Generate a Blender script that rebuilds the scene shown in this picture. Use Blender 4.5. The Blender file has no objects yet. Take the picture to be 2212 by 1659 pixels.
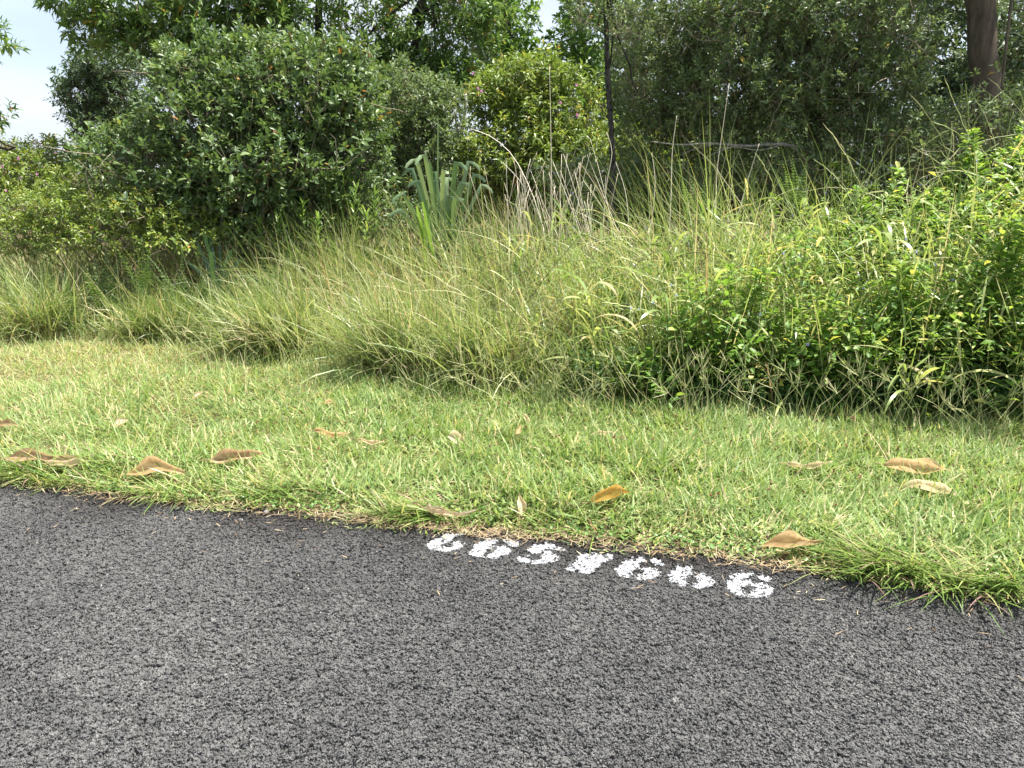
import bpy, math
import numpy as np
from mathutils import Vector, Matrix

# ------------------------------------------------------------------ camera, sky, sun, exposure
scene = bpy.context.scene
COL = scene.collection
PI = math.pi
CAM_H = 1.5
PITCH = math.radians(14.5)
FOC = 1661.0            # focal length in units of a 2212 px wide frame
CX, CY = 1106.0, 829.5

cam_d = bpy.data.cameras.new('camera')
cam = bpy.data.objects.new('camera', cam_d)
COL.objects.link(cam)
cam.location = (0, 0, CAM_H)
cam.rotation_euler = (PI / 2 - PITCH, 0, 0)
cam_d.sensor_fit = 'HORIZONTAL'
cam_d.sensor_width = 36
cam_d.lens = 36 * FOC / 2212
cam_d.clip_start = 0.02
cam_d.clip_end = 3000
scene.camera = cam

SUN_AZ, SUN_EL = math.radians(78), math.radians(68)     # azimuth from +Y towards +X
TO_SUN = Vector((math.sin(SUN_AZ) * math.cos(SUN_EL), math.cos(SUN_AZ) * math.cos(SUN_EL), math.sin(SUN_EL)))

world = bpy.data.worlds.new('World')
scene.world = world
world.use_nodes = True
wn, wl = world.node_tree.nodes, world.node_tree.links
wn.clear()
w_out = wn.new('ShaderNodeOutputWorld')
w_bg = wn.new('ShaderNodeBackground')
w_bg.inputs['Strength'].default_value = 0.125
w_sky = wn.new('ShaderNodeTexSky')
w_sky.sky_type = 'NISHITA'
w_sky.sun_disc = False
w_sky.sun_elevation = SUN_EL
w_sky.sun_rotation = SUN_AZ
w_sky.dust_density = 2.0
w_tc = wn.new('ShaderNodeTexCoord')
w_map = wn.new('ShaderNodeMapping')
w_map.inputs['Scale'].default_value = (1.0, 1.0, 3.2)
w_noise = wn.new('ShaderNodeTexNoise')
w_noise.inputs['Scale'].default_value = 2.2
w_noise.inputs['Detail'].default_value = 6
w_noise.inputs['Roughness'].default_value = 0.5
w_ramp = wn.new('ShaderNodeValToRGB')
w_ramp.color_ramp.elements[0].position = 0.30
w_ramp.color_ramp.elements[0].color = (0.45, 0.45, 0.45, 1)
w_ramp.color_ramp.elements[1].position = 0.62
w_ramp.color_ramp.elements[1].color = (0.97, 0.97, 0.97, 1)
w_noise2 = wn.new('ShaderNodeTexNoise')
w_noise2.inputs['Scale'].default_value = 3.4
w_noise2.inputs['Detail'].default_value = 4
w_cramp = wn.new('ShaderNodeValToRGB')
w_cramp.color_ramp.elements[0].position = 0.35
w_cramp.color_ramp.elements[0].color = (2.0, 2.3, 2.75, 1)
w_cramp.color_ramp.elements[1].position = 0.65
w_cramp.color_ramp.elements[1].color = (2.75, 2.95, 3.25, 1)
w_mix = wn.new('ShaderNodeMix')
w_mix.data_type = 'RGBA'
wl.new(w_tc.outputs['Generated'], w_map.inputs['Vector'])
wl.new(w_map.outputs['Vector'], w_noise.inputs['Vector'])
wl.new(w_map.outputs['Vector'], w_noise2.inputs['Vector'])
wl.new(w_noise.outputs['Fac'], w_ramp.inputs['Fac'])
wl.new(w_noise2.outputs['Fac'], w_cramp.inputs['Fac'])
wl.new(w_ramp.outputs['Color'], w_mix.inputs['Factor'])
wl.new(w_sky.outputs['Color'], w_mix.inputs['A'])
wl.new(w_cramp.outputs['Color'], w_mix.inputs['B'])
wl.new(w_mix.outputs['Result'], w_bg.inputs['Color'])
wl.new(w_bg.outputs['Background'], w_out.inputs['Surface'])

sun_d = bpy.data.lights.new('sun', 'SUN')
sun_d.energy = 5.0
sun_d.angle = math.radians(0.6)
sun_d.color = (1.0, 0.95, 0.87)
sun = bpy.data.objects.new('sun', sun_d)
COL.objects.link(sun)
sun.rotation_euler = TO_SUN.to_track_quat('Z', 'Y').to_euler()
sun.location = (4, 8, 20)

vs = scene.view_settings
vs.view_transform = 'Standard'
vs.look = 'None'
vs.exposure = 1.5
vs.gamma = 1.0
vs.use_curve_mapping = False
scene.render.engine = 'CYCLES'
scene.cycles.max_bounces = 8
scene.cycles.transparent_max_bounces = 8
scene.cycles.use_denoising = True
scene.cycles.feature_set = 'EXPERIMENTAL'      # fine dicing of the asphalt relief
scene.cycles.dicing_rate = 1.0
scene.cycles.offscreen_dicing_scale = 8


# ------------------------------------------------------------------ helpers
def RNG(seed):
    return np.random.default_rng(seed)


_cp, _sp = math.cos(PITCH), math.sin(PITCH)


def ray(px, py):
    u, v = (px - CX) / FOC, -(py - CY) / FOC
    return np.array([u, _cp + v * _sp, -_sp + v * _cp])


def G(px, py, z=0.0):
    """where the sight line through that picture point meets the level z"""
    d = ray(px, py)
    t = (z - CAM_H) / d[2]
    return np.array([0, 0, CAM_H]) + d * t


def P(px, py, Y):
    """the point on that sight line Y metres out"""
    d = ray(px, py)
    return np.array([0, 0, CAM_H]) + d * (Y / d[1])


def mpp(Y, z=1.0):
    return (Y * _cp + (CAM_H - z) * _sp) / FOC


def hash2(ix, iy, s=0):
    n = np.sin(ix * 127.1 + iy * 311.7 + s * 74.7) * 43758.5453
    return n - np.floor(n)


def vnoise(x, y, s=0):
    ix, iy = np.floor(x), np.floor(y)
    fx, fy = x - ix, y - iy
    fx, fy = fx * fx * (3 - 2 * fx), fy * fy * (3 - 2 * fy)
    a, b = hash2(ix, iy, s), hash2(ix + 1, iy, s)
    c, d = hash2(ix, iy + 1, s), hash2(ix + 1, iy + 1, s)
    return (a * (1 - fx) + b * fx) * (1 - fy) + (c * (1 - fx) + d * fx) * fy


# road edge and edge of the mown strip, as curves y(x) on the ground
_e = np.array([G(x, y)[:2] for x, y in ((0, 1038), (330, 1080), (600, 1108), (1100, 1152), (1500, 1195), (1700, 1222), (2212, 1292))])
_s0 = (_e[1, 1] - _e[0, 1]) / (_e[1, 0] - _e[0, 0])
_s1 = -0.27
EX = np.concatenate([[-60], _e[:, 0], [60]])
EY = np.concatenate([[_e[0, 1] + _s1 * (-60 - _e[0, 0])], _e[:, 1], [_e[-1, 1] + _s1 * (60 - _e[-1, 0])]])
_b = np.array([G(x, y)[:2] for x, y in ((0, 742), (250, 748), (450, 765), (750, 800), (1000, 850), (1400, 888), (1800, 915), (2212, 940))])
BX = np.concatenate([[-60], _b[:, 0], [60]])
BY = np.concatenate([[_b[0, 1] - 0.3 * (-60 - _b[0, 0])], _b[:, 1], [_b[-1, 1] - 0.3 * (60 - _b[-1, 0])]])


def edge_y(x):
    return np.interp(x, EX, EY)


def bound_y(x):
    return np.interp(x, BX, BY)


def H(x, y):
    x, y = np.asarray(x, float), np.asarray(y, float)
    d = (y - edge_y(x)) * 0.966
    db = (y - bound_y(x)) * 0.95
    st = np.clip((d + 0.03) / 0.35, 0, 1)
    h = -0.012 + 0.045 * st * st * (3 - 2 * st) + 0.03 * (vnoise(x * 1.3, y * 1.3, 3) - 0.5) * np.clip(d / 0.6, 0, 1)
    h = h + 0.11 * np.clip(db, 0, 4)
    return h


def H1(x, y):
    return float(H(np.array([x]), np.array([y]))[0])


def mk(name, V, F, mat, parent=None, rnd=None, t=None, smooth=False):
    V = np.ascontiguousarray(V, np.float32).reshape(-1, 3)
    F = np.ascontiguousarray(F, np.int32)
    k = F.shape[1]
    me = bpy.data.meshes.new(name)
    me.vertices.add(len(V))
    me.vertices.foreach_set('co', V.ravel())
    me.loops.add(F.size)
    me.loops.foreach_set('vertex_index', F.ravel())
    me.polygons.add(len(F))
    me.polygons.foreach_set('loop_start', np.arange(0, F.size, k, dtype=np.int32))
    if smooth:
        me.polygons.foreach_set('use_smooth', np.ones(len(F), bool))
    else:
        me.polygons.foreach_set('use_smooth', np.zeros(len(F), bool))
    for an, arr in (('rnd', rnd), ('t', t)):
        if arr is not None:
            a = me.attributes.new(an, 'FLOAT', 'POINT')
            a.data.foreach_set('value', np.ascontiguousarray(arr, np.float32).ravel())
    me.update(calc_edges=True)
    if mat:
        me.materials.append(mat)
    o = bpy.data.objects.new(name, me)
    COL.objects.link(o)
    if parent:
        o.parent = parent
    return o


class Acc:
    def __init__(s):
        s.V, s.F, s.R, s.T, s.n = [], [], [], [], 0

    def add(s, V, F, R=0.5, T=0.5):
        V = np.asarray(V, float).reshape(-1, 3)
        F = np.asarray(F, int)
        s.V.append(V)
        s.F.append(F + s.n)
        s.R.append(np.broadcast_to(np.asarray(R, float), (len(V),)))
        s.T.append(np.broadcast_to(np.asarray(T, float), (len(V),)))
        s.n += len(V)

    def build(s, name, mat, parent=None, smooth=False):
        if not s.V:
            return None
        return mk(name, np.concatenate(s.V), np.concatenate(s.F), mat, parent, np.concatenate(s.R), np.concatenate(s.T), smooth)


def tag(o, label=None, cat=None, group=None, kind=None):
    if label:
        o['label'] = label
    if cat:
        o['category'] = cat
    if group:
        o['group'] = group
    if kind:
        o['kind'] = kind
    return o


def empty(name, loc, label=None, cat=None, group=None):
    o = bpy.data.objects.new(name, None)
    COL.objects.link(o)
    o.location = loc
    o.empty_display_size = 0.1
    return tag(o, label, cat, group)


def quads_to_tris(F):
    F = np.asarray(F)
    return np.concatenate([F[:, [0, 1, 2]], F[:, [0, 2, 3]]])


def tube(pts, rad, sides=5):
    pts = np.asarray(pts, float)
    n = len(pts)
    rad = np.broadcast_to(np.asarray(rad, float), (n,))
    tan = np.gradient(pts, axis=0)
    tan /= np.linalg.norm(tan, axis=1, keepdims=True) + 1e-9
    ref = np.where(np.abs(tan[:, 2:3]) > 0.9, np.array([[1., 0, 0]]), np.array([[0, 0, 1.]]))
    if np.abs(tan[0, 2]) > 0.7:
        ref = np.tile([[1., 0, 0]], (n, 1))
    a = np.cross(ref, tan)
    a /= np.linalg.norm(a, axis=1, keepdims=True) + 1e-9
    b = np.cross(tan, a)
    ang = np.arange(sides) * 2 * PI / sides
    V = pts[:, None, :] + rad[:, None, None] * (np.cos(ang)[None, :, None] * a[:, None, :] + np.sin(ang)[None, :, None] * b[:, None, :])
    i, j = np.meshgrid(np.arange(n - 1), np.arange(sides), indexing='ij')
    j2 = (j + 1) % sides
    Q = np.stack([i * sides + j, i * sides + j2, (i + 1) * sides + j2, (i + 1) * sides + j], -1).reshape(-1, 4)
    F = quads_to_tris(Q)
    cap = [[(n - 1) * sides, (n - 1) * sides + k, (n - 1) * sides + k + 1] for k in range(1, sides - 1)]
    return V.reshape(-1, 3), np.concatenate([F, np.array(cap)])


def curve(pts, n):
    """smooth path through the given points"""
    pts = np.asarray(pts, float)
    m = len(pts)
    s = np.linspace(0, m - 1, n)
    out = []
    for q in s:
        i = min(int(q), m - 2)
        f = q - i
        p0, p1, p2, p3 = pts[max(i - 1, 0)], pts[i], pts[i + 1], pts[min(i + 2, m - 1)]
        out.append(0.5 * ((2 * p1) + (-p0 + p2) * f + (2 * p0 - 5 * p1 + 4 * p2 - p3) * f * f + (-p0 + 3 * p1 - 3 * p2 + p3) * f ** 3))
    return np.array(out)


def unit(v):
    v = np.asarray(v, float)
    return v / (np.linalg.norm(v, axis=-1, keepdims=True) + 1e-9)


def frames(d, roll):
    """per-leaf frames: x along the leaf, y across it, z its upper face"""
    d = unit(d)
    up = np.zeros_like(d)
    up[:, 2] = 1
    y = np.cross(up, d)
    ln = np.linalg.norm(y, axis=1, keepdims=True)
    y = np.where(ln < 0.05, np.array([[1., 0, 0]]), y / (ln + 1e-9))
    z = np.cross(d, y)
    c, s = np.cos(roll)[:, None], np.sin(roll)[:, None]
    y2, z2 = y * c + z * s, z * c - y * s
    return np.stack([d, y2, z2], 1)       # rows are axes


def stamp(tv, tf, pos, Rm, sc, rnd, tt=None):
    """copies of a template: returns V, F, R, T arrays"""
    n, k = len(pos), len(tv)
    sc = np.asarray(sc, float)
    if sc.ndim == 1:
        sc = np.repeat(sc[:, None], 3, 1)
    L = tv[None] * sc[:, None, :]
    V = np.einsum('nkj,nji->nki', L, Rm) + pos[:, None, :]
    F = (tf[None] + (np.arange(n) * k)[:, None, None]).reshape(-1, tf.shape[1])
    return V.reshape(-1, 3), F, np.repeat(rnd, k), np.tile(tt if tt is not None else tv[:, 0], n)


def leaf_template(widest=0.5, fold=0.10, curl=0.15, fine=True):
    if not fine:
        tv = np.array([[0, 0, 0], [widest, 0.5, fold], [1, 0, -curl], [widest, -0.5, fold], [widest, 0, 0]], float)
        tf = np.array([[0, 4, 1], [4, 2, 1], [0, 3, 4], [4, 3, 2]])
        return tv, tf
    a, b = widest * 0.55, widest + (1 - widest) * 0.42
    wa, wb = 0.40, 0.44
    tv = np.array([[0, 0, 0], [a, wa, fold * .8], [a, 0, 0.02], [a, -wa, fold * .8], [b, wb, fold - curl * .5], [b, 0, -curl * .35],
                   [b, -wb, fold - curl * .5], [1, 0, -curl]], float)
    tf = np.array([[0, 2, 1], [0, 3, 2], [1, 2, 5], [1, 5, 4], [2, 3, 6], [2, 6, 5], [4, 5, 7], [5, 6, 7]])
    return tv, tf


OVAL = leaf_template(0.55, 0.08, 0.12)
OVAL_FAR = leaf_template(0.55, 0.10, 0.12, False)
LANCE = leaf_template(0.42, 0.08, 0.25)
LANCE_FAR = leaf_template(0.42, 0.08, 0.2, False)


def blades(base, az, length, width, tilt, bend, segs=3, twist=0.0, prof=None):
    """ribbons bending away from the vertical: V, F and a 0..1 height value"""
    n = len(base)
    h = np.stack([np.cos(az), np.sin(az), np.zeros(n)], 1)
    side = np.stack([-np.sin(az), np.cos(az), np.zeros(n)], 1)
    V = np.zeros((n, 2 * segs + 1, 3))
    T = np.zeros((n, 2 * segs + 1))
    p = base.copy()
    tw = np.broadcast_to(np.asarray(twist, float), (n,))
    for i in range(segs):
        s = i / segs
        w = (1 - s ** 2.2) * (0.6 + 0.4 * min(1, s * 3)) if prof is None else prof(s)
        c, sn = np.cos(tw * s)[:, None], np.sin(tw * s)[:, None]
        th = tilt + bend * (s + 0.5 / segs)
        tang = np.sin(th)[:, None] * h + np.cos(th)[:, None] * np.array([[0, 0, 1.]])
        nor = np.cross(tang, side)
        sd = side * c + nor * sn
        V[:, 2 * i] = p + sd * (width * w * 0.5)[:, None]
        V[:, 2 * i + 1] = p - sd * (width * w * 0.5)[:, None]
        T[:, 2 * i] = T[:, 2 * i + 1] = s
        p = p + tang * (length / segs)[:, None]
    V[:, 2 * segs] = p
    T[:, 2 * segs] = 1
    tf = []
    for i in range(segs - 1):
        a = 2 * i
        tf += [[a, a + 1, a + 3], [a, a + 3, a + 2]]
    a = 2 * (segs - 1)
    tf.append([a, a + 1, a + 2])
    k = 2 * segs + 1
    F = (np.array(tf)[None] + (np.arange(n) * k)[:, None, None]).reshape(-1, 3)
    return V, F, T


def lift(V):
    """keep blades from sinking into the ground"""
    g = H(V[..., 0], V[..., 1]) + 0.004
    on_road = V[..., 1] < edge_y(V[..., 0]) + 0.02
    g = np.where(on_road, np.maximum(g, 0.006), g)
    V[..., 2] = np.maximum(V[..., 2], g)
    return V


# ------------------------------------------------------------------ materials
def new_mat(name):
    m = bpy.data.materials.new(name)
    m.use_nodes = True
    nt = m.node_tree
    nt.nodes.clear()
    out = nt.nodes.new('ShaderNodeOutputMaterial')
    return m, nt.nodes, nt.links, out


def ramp(nd, stops, interp='LINEAR'):
    r = nd.new('ShaderNodeValToRGB')
    cr = r.color_ramp
    cr.interpolation = interp
    while len(cr.elements) < len(stops):
        cr.elements.new(0.5)
    for e, (p, c) in zip(cr.elements, stops):
        e.position = p
        e.color = (*c, 1)
    return r


def leaf_mat(name, stops, rough=0.45, trans=0.35, spec=0.45, base=None, warm=(1.15, 1.12, 0.7), base_to=0.4):
    m, nd, lk, out = new_mat(name)
    at = nd.new('ShaderNodeAttribute')
    at.attribute_name = 'rnd'
    r = ramp(nd, stops)
    lk.new(at.outputs['Fac'], r.inputs['Fac'])
    col = r.outputs['Color']
    if base:
        a2 = nd.new('ShaderNodeAttribute')
        a2.attribute_name = 't'
        mr = nd.new('ShaderNodeMapRange')
        mr.inputs['From Min'].default_value = 0.0
        mr.inputs['From Max'].default_value = base_to
        mr.inputs['To Min'].default_value = 0.85
        mr.inputs['To Max'].default_value = 0.0
        lk.new(a2.outputs['Fac'], mr.inputs['Value'])
        mx = nd.new('ShaderNodeMix')
        mx.data_type = 'RGBA'
        lk.new(mr.outputs['Result'], mx.inputs['Factor'])
        lk.new(col, mx.inputs['A'])
        mx.inputs['B'].default_value = (*base, 1)
        col = mx.outputs['Result']
    p = nd.new('ShaderNodeBsdfPrincipled')
    p.inputs['Roughness'].default_value = rough
    p.inputs['Specular IOR Level'].default_value = spec
    lk.new(col, p.inputs['Base Color'])
    tm = nd.new('ShaderNodeMix')
    tm.data_type = 'RGBA'
    tm.blend_type = 'MULTIPLY'
    tm.inputs['Factor'].default_value = 1
    lk.new(col, tm.inputs['A'])
    tm.inputs['B'].default_value = (*warm, 1)
    tr = nd.new('ShaderNodeBsdfTranslucent')
    lk.new(tm.outputs['Result'], tr.inputs['Color'])
    mx = nd.new('ShaderNodeMixShader')
    mx.inputs['Fac'].default_value = trans
    lk.new(p.outputs['BSDF'], mx.inputs[1])
    lk.new(tr.outputs['BSDF'], mx.inputs[2])
    lk.new(mx.outputs['Shader'], out.inputs['Surface'])
    return m


def bark_mat(name, c1, c2, scale=12.0, stretch=0.25, bump=0.6):
    m, nd, lk, out = new_mat(name)
    tc = nd.new('ShaderNodeTexCoord')
    mp = nd.new('ShaderNodeMapping')
    mp.inputs['Scale'].default_value = (1, 1, stretch)
    no = nd.new('ShaderNodeTexNoise')
    no.inputs['Scale'].default_value = scale
    no.inputs['Detail'].default_value = 8
    no.inputs['Roughness'].default_value = 0.65
    lk.new(tc.outputs['Object'], mp.inputs['Vector'])
    lk.new(mp.outputs['Vector'], no.inputs['Vector'])
    r = ramp(nd, [(0.35, c1), (0.65, c2)])
    lk.new(no.outputs['Fac'], r.inputs['Fac'])
    p = nd.new('ShaderNodeBsdfPrincipled')
    p.inputs['Roughness'].default_value = 0.9
    p.inputs['Specular IOR Level'].default_value = 0.2
    lk.new(r.outputs['Color'], p.inputs['Base Color'])
    bp = nd.new('ShaderNodeBump')
    bp.inputs['Strength'].default_value = bump
    bp.inputs['Distance'].default_value = 0.02
    lk.new(no.outputs['Fac'], bp.inputs['Height'])
    lk.new(bp.outputs['Normal'], p.inputs['Normal'])
    lk.new(p.outputs['BSDF'], out.inputs['Surface'])
    return m


M = {}
M['lawn'] = leaf_mat('lawn_blades', [(0.0, (0.11, 0.20, 0.05)), (0.35, (0.22, 0.33, 0.10)), (0.68, (0.35, 0.43, 0.17)), (0.80, (0.47, 0.48, 0.25)),
                                     (0.88, (0.58, 0.49, 0.28)), (1.0, (0.62, 0.53, 0.34))], rough=0.48, trans=0.42, spec=0.35, base=(0.45, 0.40, 0.20), base_to=0.2)
M['edge_grass'] = leaf_mat('edge_grass_blades', [(0.0, (0.09, 0.18, 0.035)), (0.5, (0.20, 0.31, 0.07)), (0.75, (0.36, 0.41, 0.15)), (0.9, (0.56, 0.46, 0.25)),
                                                 (1.0, (0.30, 0.18, 0.17))], rough=0.38, trans=0.4)
M['tall'] = leaf_mat('tall_grass_blades', [(0.0, (0.10, 0.17, 0.05)), (0.4, (0.22, 0.30, 0.10)), (0.66, (0.36, 0.42, 0.17)), (0.80, (0.50, 0.49, 0.27)),
                                           (0.93, (0.62, 0.53, 0.36)), (1.0, (0.36, 0.22, 0.16))], rough=0.40, trans=0.40, base=(0.28, 0.23, 0.10))
M['broad'] = leaf_mat('broad_grass_leaf', [(0.0, (0.13, 0.22, 0.05)), (0.5, (0.27, 0.36, 0.11)), (0.82, (0.44, 0.46, 0.20)), (1.0, (0.55, 0.45, 0.26))], rough=0.36, trans=0.42)
M['straw'] = leaf_mat('straw', [(0.0, (0.16, 0.09, 0.05)), (0.5, (0.40, 0.29, 0.16)), (1.0, (0.60, 0.50, 0.32))], rough=0.7, trans=0.15)
M['clover'] = leaf_mat('creeping_leaf', [(0.0, (0.06, 0.15, 0.03)), (0.7, (0.13, 0.25, 0.05)), (1.0, (0.36, 0.38, 0.10))], rough=0.4, trans=0.3)
M['gloss_shrub'] = leaf_mat('glossy_shrub_leaf', [(0.0, (0.060, 0.110, 0.040)), (0.55, (0.115, 0.185, 0.062)), (0.93, (0.20, 0.29, 0.09)), (0.97, (0.30, 0.28, 0.08)),
                                                  (1.0, (0.35, 0.12, 0.05))], rough=0.47, trans=0.34, spec=0.5)
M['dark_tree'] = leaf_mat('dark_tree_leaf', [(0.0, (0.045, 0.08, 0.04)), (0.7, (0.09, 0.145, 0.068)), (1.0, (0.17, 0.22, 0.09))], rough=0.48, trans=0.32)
M['long_leaf'] = leaf_mat('long_tree_leaf', [(0.0, (0.065, 0.125, 0.035)), (0.6, (0.135, 0.23, 0.06)), (0.92, (0.23, 0.33, 0.09)), (0.97, (0.40, 0.26, 0.05)),
                                             (1.0, (0.28, 0.15, 0.06))], rough=0.33, trans=0.38)
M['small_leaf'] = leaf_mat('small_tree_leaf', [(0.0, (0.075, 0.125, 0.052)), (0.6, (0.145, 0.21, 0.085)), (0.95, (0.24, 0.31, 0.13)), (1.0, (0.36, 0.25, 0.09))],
                           rough=0.47, trans=0.36, spec=0.5)
M['yellow_shrub'] = leaf_mat('yellow_green_leaf', [(0.0, (0.11, 0.18, 0.035)), (0.6, (0.21, 0.29, 0.055)), (0.93, (0.33, 0.38, 0.09)), (1.0, (0.45, 0.22, 0.06))],
                             rough=0.42, trans=0.35)
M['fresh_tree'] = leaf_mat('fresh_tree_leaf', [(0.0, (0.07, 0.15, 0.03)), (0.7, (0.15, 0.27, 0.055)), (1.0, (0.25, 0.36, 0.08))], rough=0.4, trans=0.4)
M['weed'] = leaf_mat('weed_leaf', [(0.0, (0.07, 0.16, 0.03)), (0.55, (0.15, 0.28, 0.045)), (0.9, (0.36, 0.46, 0.10)), (1.0, (0.52, 0.49, 0.13))], rough=0.5, trans=0.45)
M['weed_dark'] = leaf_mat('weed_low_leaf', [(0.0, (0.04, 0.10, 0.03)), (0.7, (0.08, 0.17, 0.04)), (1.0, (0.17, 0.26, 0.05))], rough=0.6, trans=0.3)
M['spike'] = leaf_mat('flower_spike_green', [(0.0, (0.12, 0.15, 0.05)), (0.5, (0.34, 0.42, 0.13)), (1.0, (0.58, 0.54, 0.30))], rough=0.55, trans=0.1)
M['strap'] = leaf_mat('strap_leaf', [(0.0, (0.10, 0.18, 0.075)), (0.6, (0.18, 0.27, 0.13)), (1.0, (0.32, 0.40, 0.22))], rough=0.30, trans=0.22, spec=0.6, warm=(1.2, 1.2, 0.6))
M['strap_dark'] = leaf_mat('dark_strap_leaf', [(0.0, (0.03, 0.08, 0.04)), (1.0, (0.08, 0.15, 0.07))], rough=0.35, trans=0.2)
M['narrow'] = leaf_mat('narrow_leaf', [(0.0, (0.13, 0.24, 0.045)), (0.8, (0.24, 0.36, 0.08)), (1.0, (0.36, 0.42, 0.12))], rough=0.38, trans=0.4)
M['fern'] = leaf_mat('fern_frond', [(0.0, (0.08, 0.15, 0.04)), (0.8, (0.16, 0.24, 0.07)), (1.0, (0.34, 0.36, 0.12))], rough=0.5, trans=0.4)
M['cane'] = leaf_mat('dead_cane', [(0.0, (0.42, 0.34, 0.23)), (0.6, (0.68, 0.60, 0.46)), (1.0, (0.80, 0.74, 0.60))], rough=0.7, trans=0.0)
M['blue_petal'] = leaf_mat('blue_petal', [(0.0, (0.28, 0.32, 0.72)), (1.0, (0.48, 0.50, 0.85))], rough=0.6, trans=0.3, warm=(1, 1, 1))
M['pink_petal'] = leaf_mat('pink_petal', [(0.0, (0.58, 0.20, 0.50)), (1.0, (0.72, 0.36, 0.62))], rough=0.6, trans=0.3, warm=(1, 1, 1))
M['white_petal'] = leaf_mat('white_petal', [(0.0, (0.80, 0.66, 0.68)), (1.0, (0.85, 0.80, 0.80))], rough=0.6, trans=0.3, warm=(1, 1, 1))
M['stem_dark'] = bark_mat('dark_stem', (0.035, 0.04, 0.02), (0.085, 0.08, 0.04), 30)
M['stem_green'] = bark_mat('green_stem', (0.12, 0.20, 0.05), (0.22, 0.28, 0.08), 30, bump=0.1)
M['twig'] = bark_mat('pale_twig', (0.17, 0.14, 0.10), (0.34, 0.29, 0.22), 20)
M['bark_brown'] = bark_mat('brown_bark', (0.06, 0.05, 0.04), (0.15, 0.12, 0.09), 14)
M['bark_dark'] = bark_mat('dark_bark', (0.025, 0.022, 0.02), (0.07, 0.06, 0.05), 16)
M['dead_bough'] = bark_mat('dead_bough', (0.13, 0.12, 0.10), (0.30, 0.28, 0.25), 26, 0.3)
M['bark_burnt'] = bark_mat('charred_bark', (0.008, 0.008, 0.008), (0.085, 0.08, 0.072), 34, 0.6, 1.0)
M['bark_grey'] = bark_mat('weathered_wood', (0.26, 0.24, 0.21), (0.50, 0.47, 0.42), 26, 0.12)
M['wire'] = bark_mat('wire_black', (0.03, 0.03, 0.035), (0.05, 0.05, 0.055), 5)
M['seed_brown'] = bark_mat('seed_head_brown', (0.10, 0.045, 0.025), (0.22, 0.11, 0.06), 60)


def relief(nd, lk):
    """coarse asphalt relief as a height in 0..1, plus the stone cell nodes"""
    geo = nd.new('ShaderNodeNewGeometry')
    sp = nd.new('ShaderNodeSeparateXYZ')
    lk.new(geo.outputs['Position'], sp.inputs['Vector'])
    flat = nd.new('ShaderNodeCombineXYZ')
    lk.new(sp.outputs['X'], flat.inputs['X'])
    lk.new(sp.outputs['Y'], flat.inputs['Y'])
    pos = flat.outputs['Vector']

    def noise(scale, detail, rough=0.5):
        n = nd.new('ShaderNodeTexNoise')
        n.inputs['Scale'].default_value = scale
        n.inputs['Detail'].default_value = detail
        n.inputs['Roughness'].default_value = rough
        lk.new(pos, n.inputs['Vector'])
        return n

    def math_(op, a, b, c=None):
        q = nd.new('ShaderNodeMath')
        q.operation = op
        for k, v in enumerate((a, b, c)):
            if v is None:
                continue
            if isinstance(v, (int, float)):
                q.inputs[k].default_value = v
            else:
                lk.new(v, q.inputs[k])
        return q.outputs['Value']

    wob = noise(70, 3)
    add = nd.new('ShaderNodeVectorMath')
    add.operation = 'MULTIPLY_ADD'
    lk.new(wob.outputs['Color'], add.inputs[0])
    add.inputs[1].default_value = (0.022, 0.022, 0.0)
    lk.new(pos, add.inputs[2])

    def vor(scale, feat):
        v = nd.new('ShaderNodeTexVoronoi')
        v.feature = feat
        v.voronoi_dimensions = '2D'
        v.inputs['Scale'].default_value = scale
        lk.new(add.outputs['Vector'], v.inputs['Vector'])
        return v

    vc, vf = vor(48, 'F1'), vor(115, 'F1')
    sep = nd.new('ShaderNodeSeparateColor')
    lk.new(vc.outputs['Color'], sep.inputs['Color'])
    sepf = nd.new('ShaderNodeSeparateColor')
    lk.new(vf.outputs['Color'], sepf.inputs['Color'])
    mid, fine = noise(24, 5, 0.65), noise(300, 3, 0.6)
    h = math_('MULTIPLY', vc.outputs['Distance'], -0.75)
    h = math_('MULTIPLY_ADD', sep.outputs['Green'], 0.35, h)
    h = math_('MULTIPLY_ADD', mid.outputs['Fac'], 1.7, h)
    h = math_('MULTIPLY_ADD', vf.outputs['Distance'], -0.45, h)
    h = math_('MULTIPLY_ADD', sepf.outputs['Green'], 0.25, h)
    h = math_('MULTIPLY_ADD', fine.outputs['Fac'], 0.15, h)
    return h, sep, sepf, fine, noise, math_


def displace(nd, lk, out, h, scale, mid):
    d = nd.new('ShaderNodeDisplacement')
    d.inputs['Midlevel'].default_value = mid
    d.inputs['Scale'].default_value = scale
    lk.new(h, d.inputs['Height'])
    lk.new(d.outputs['Displacement'], out.inputs['Displacement'])


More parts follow.
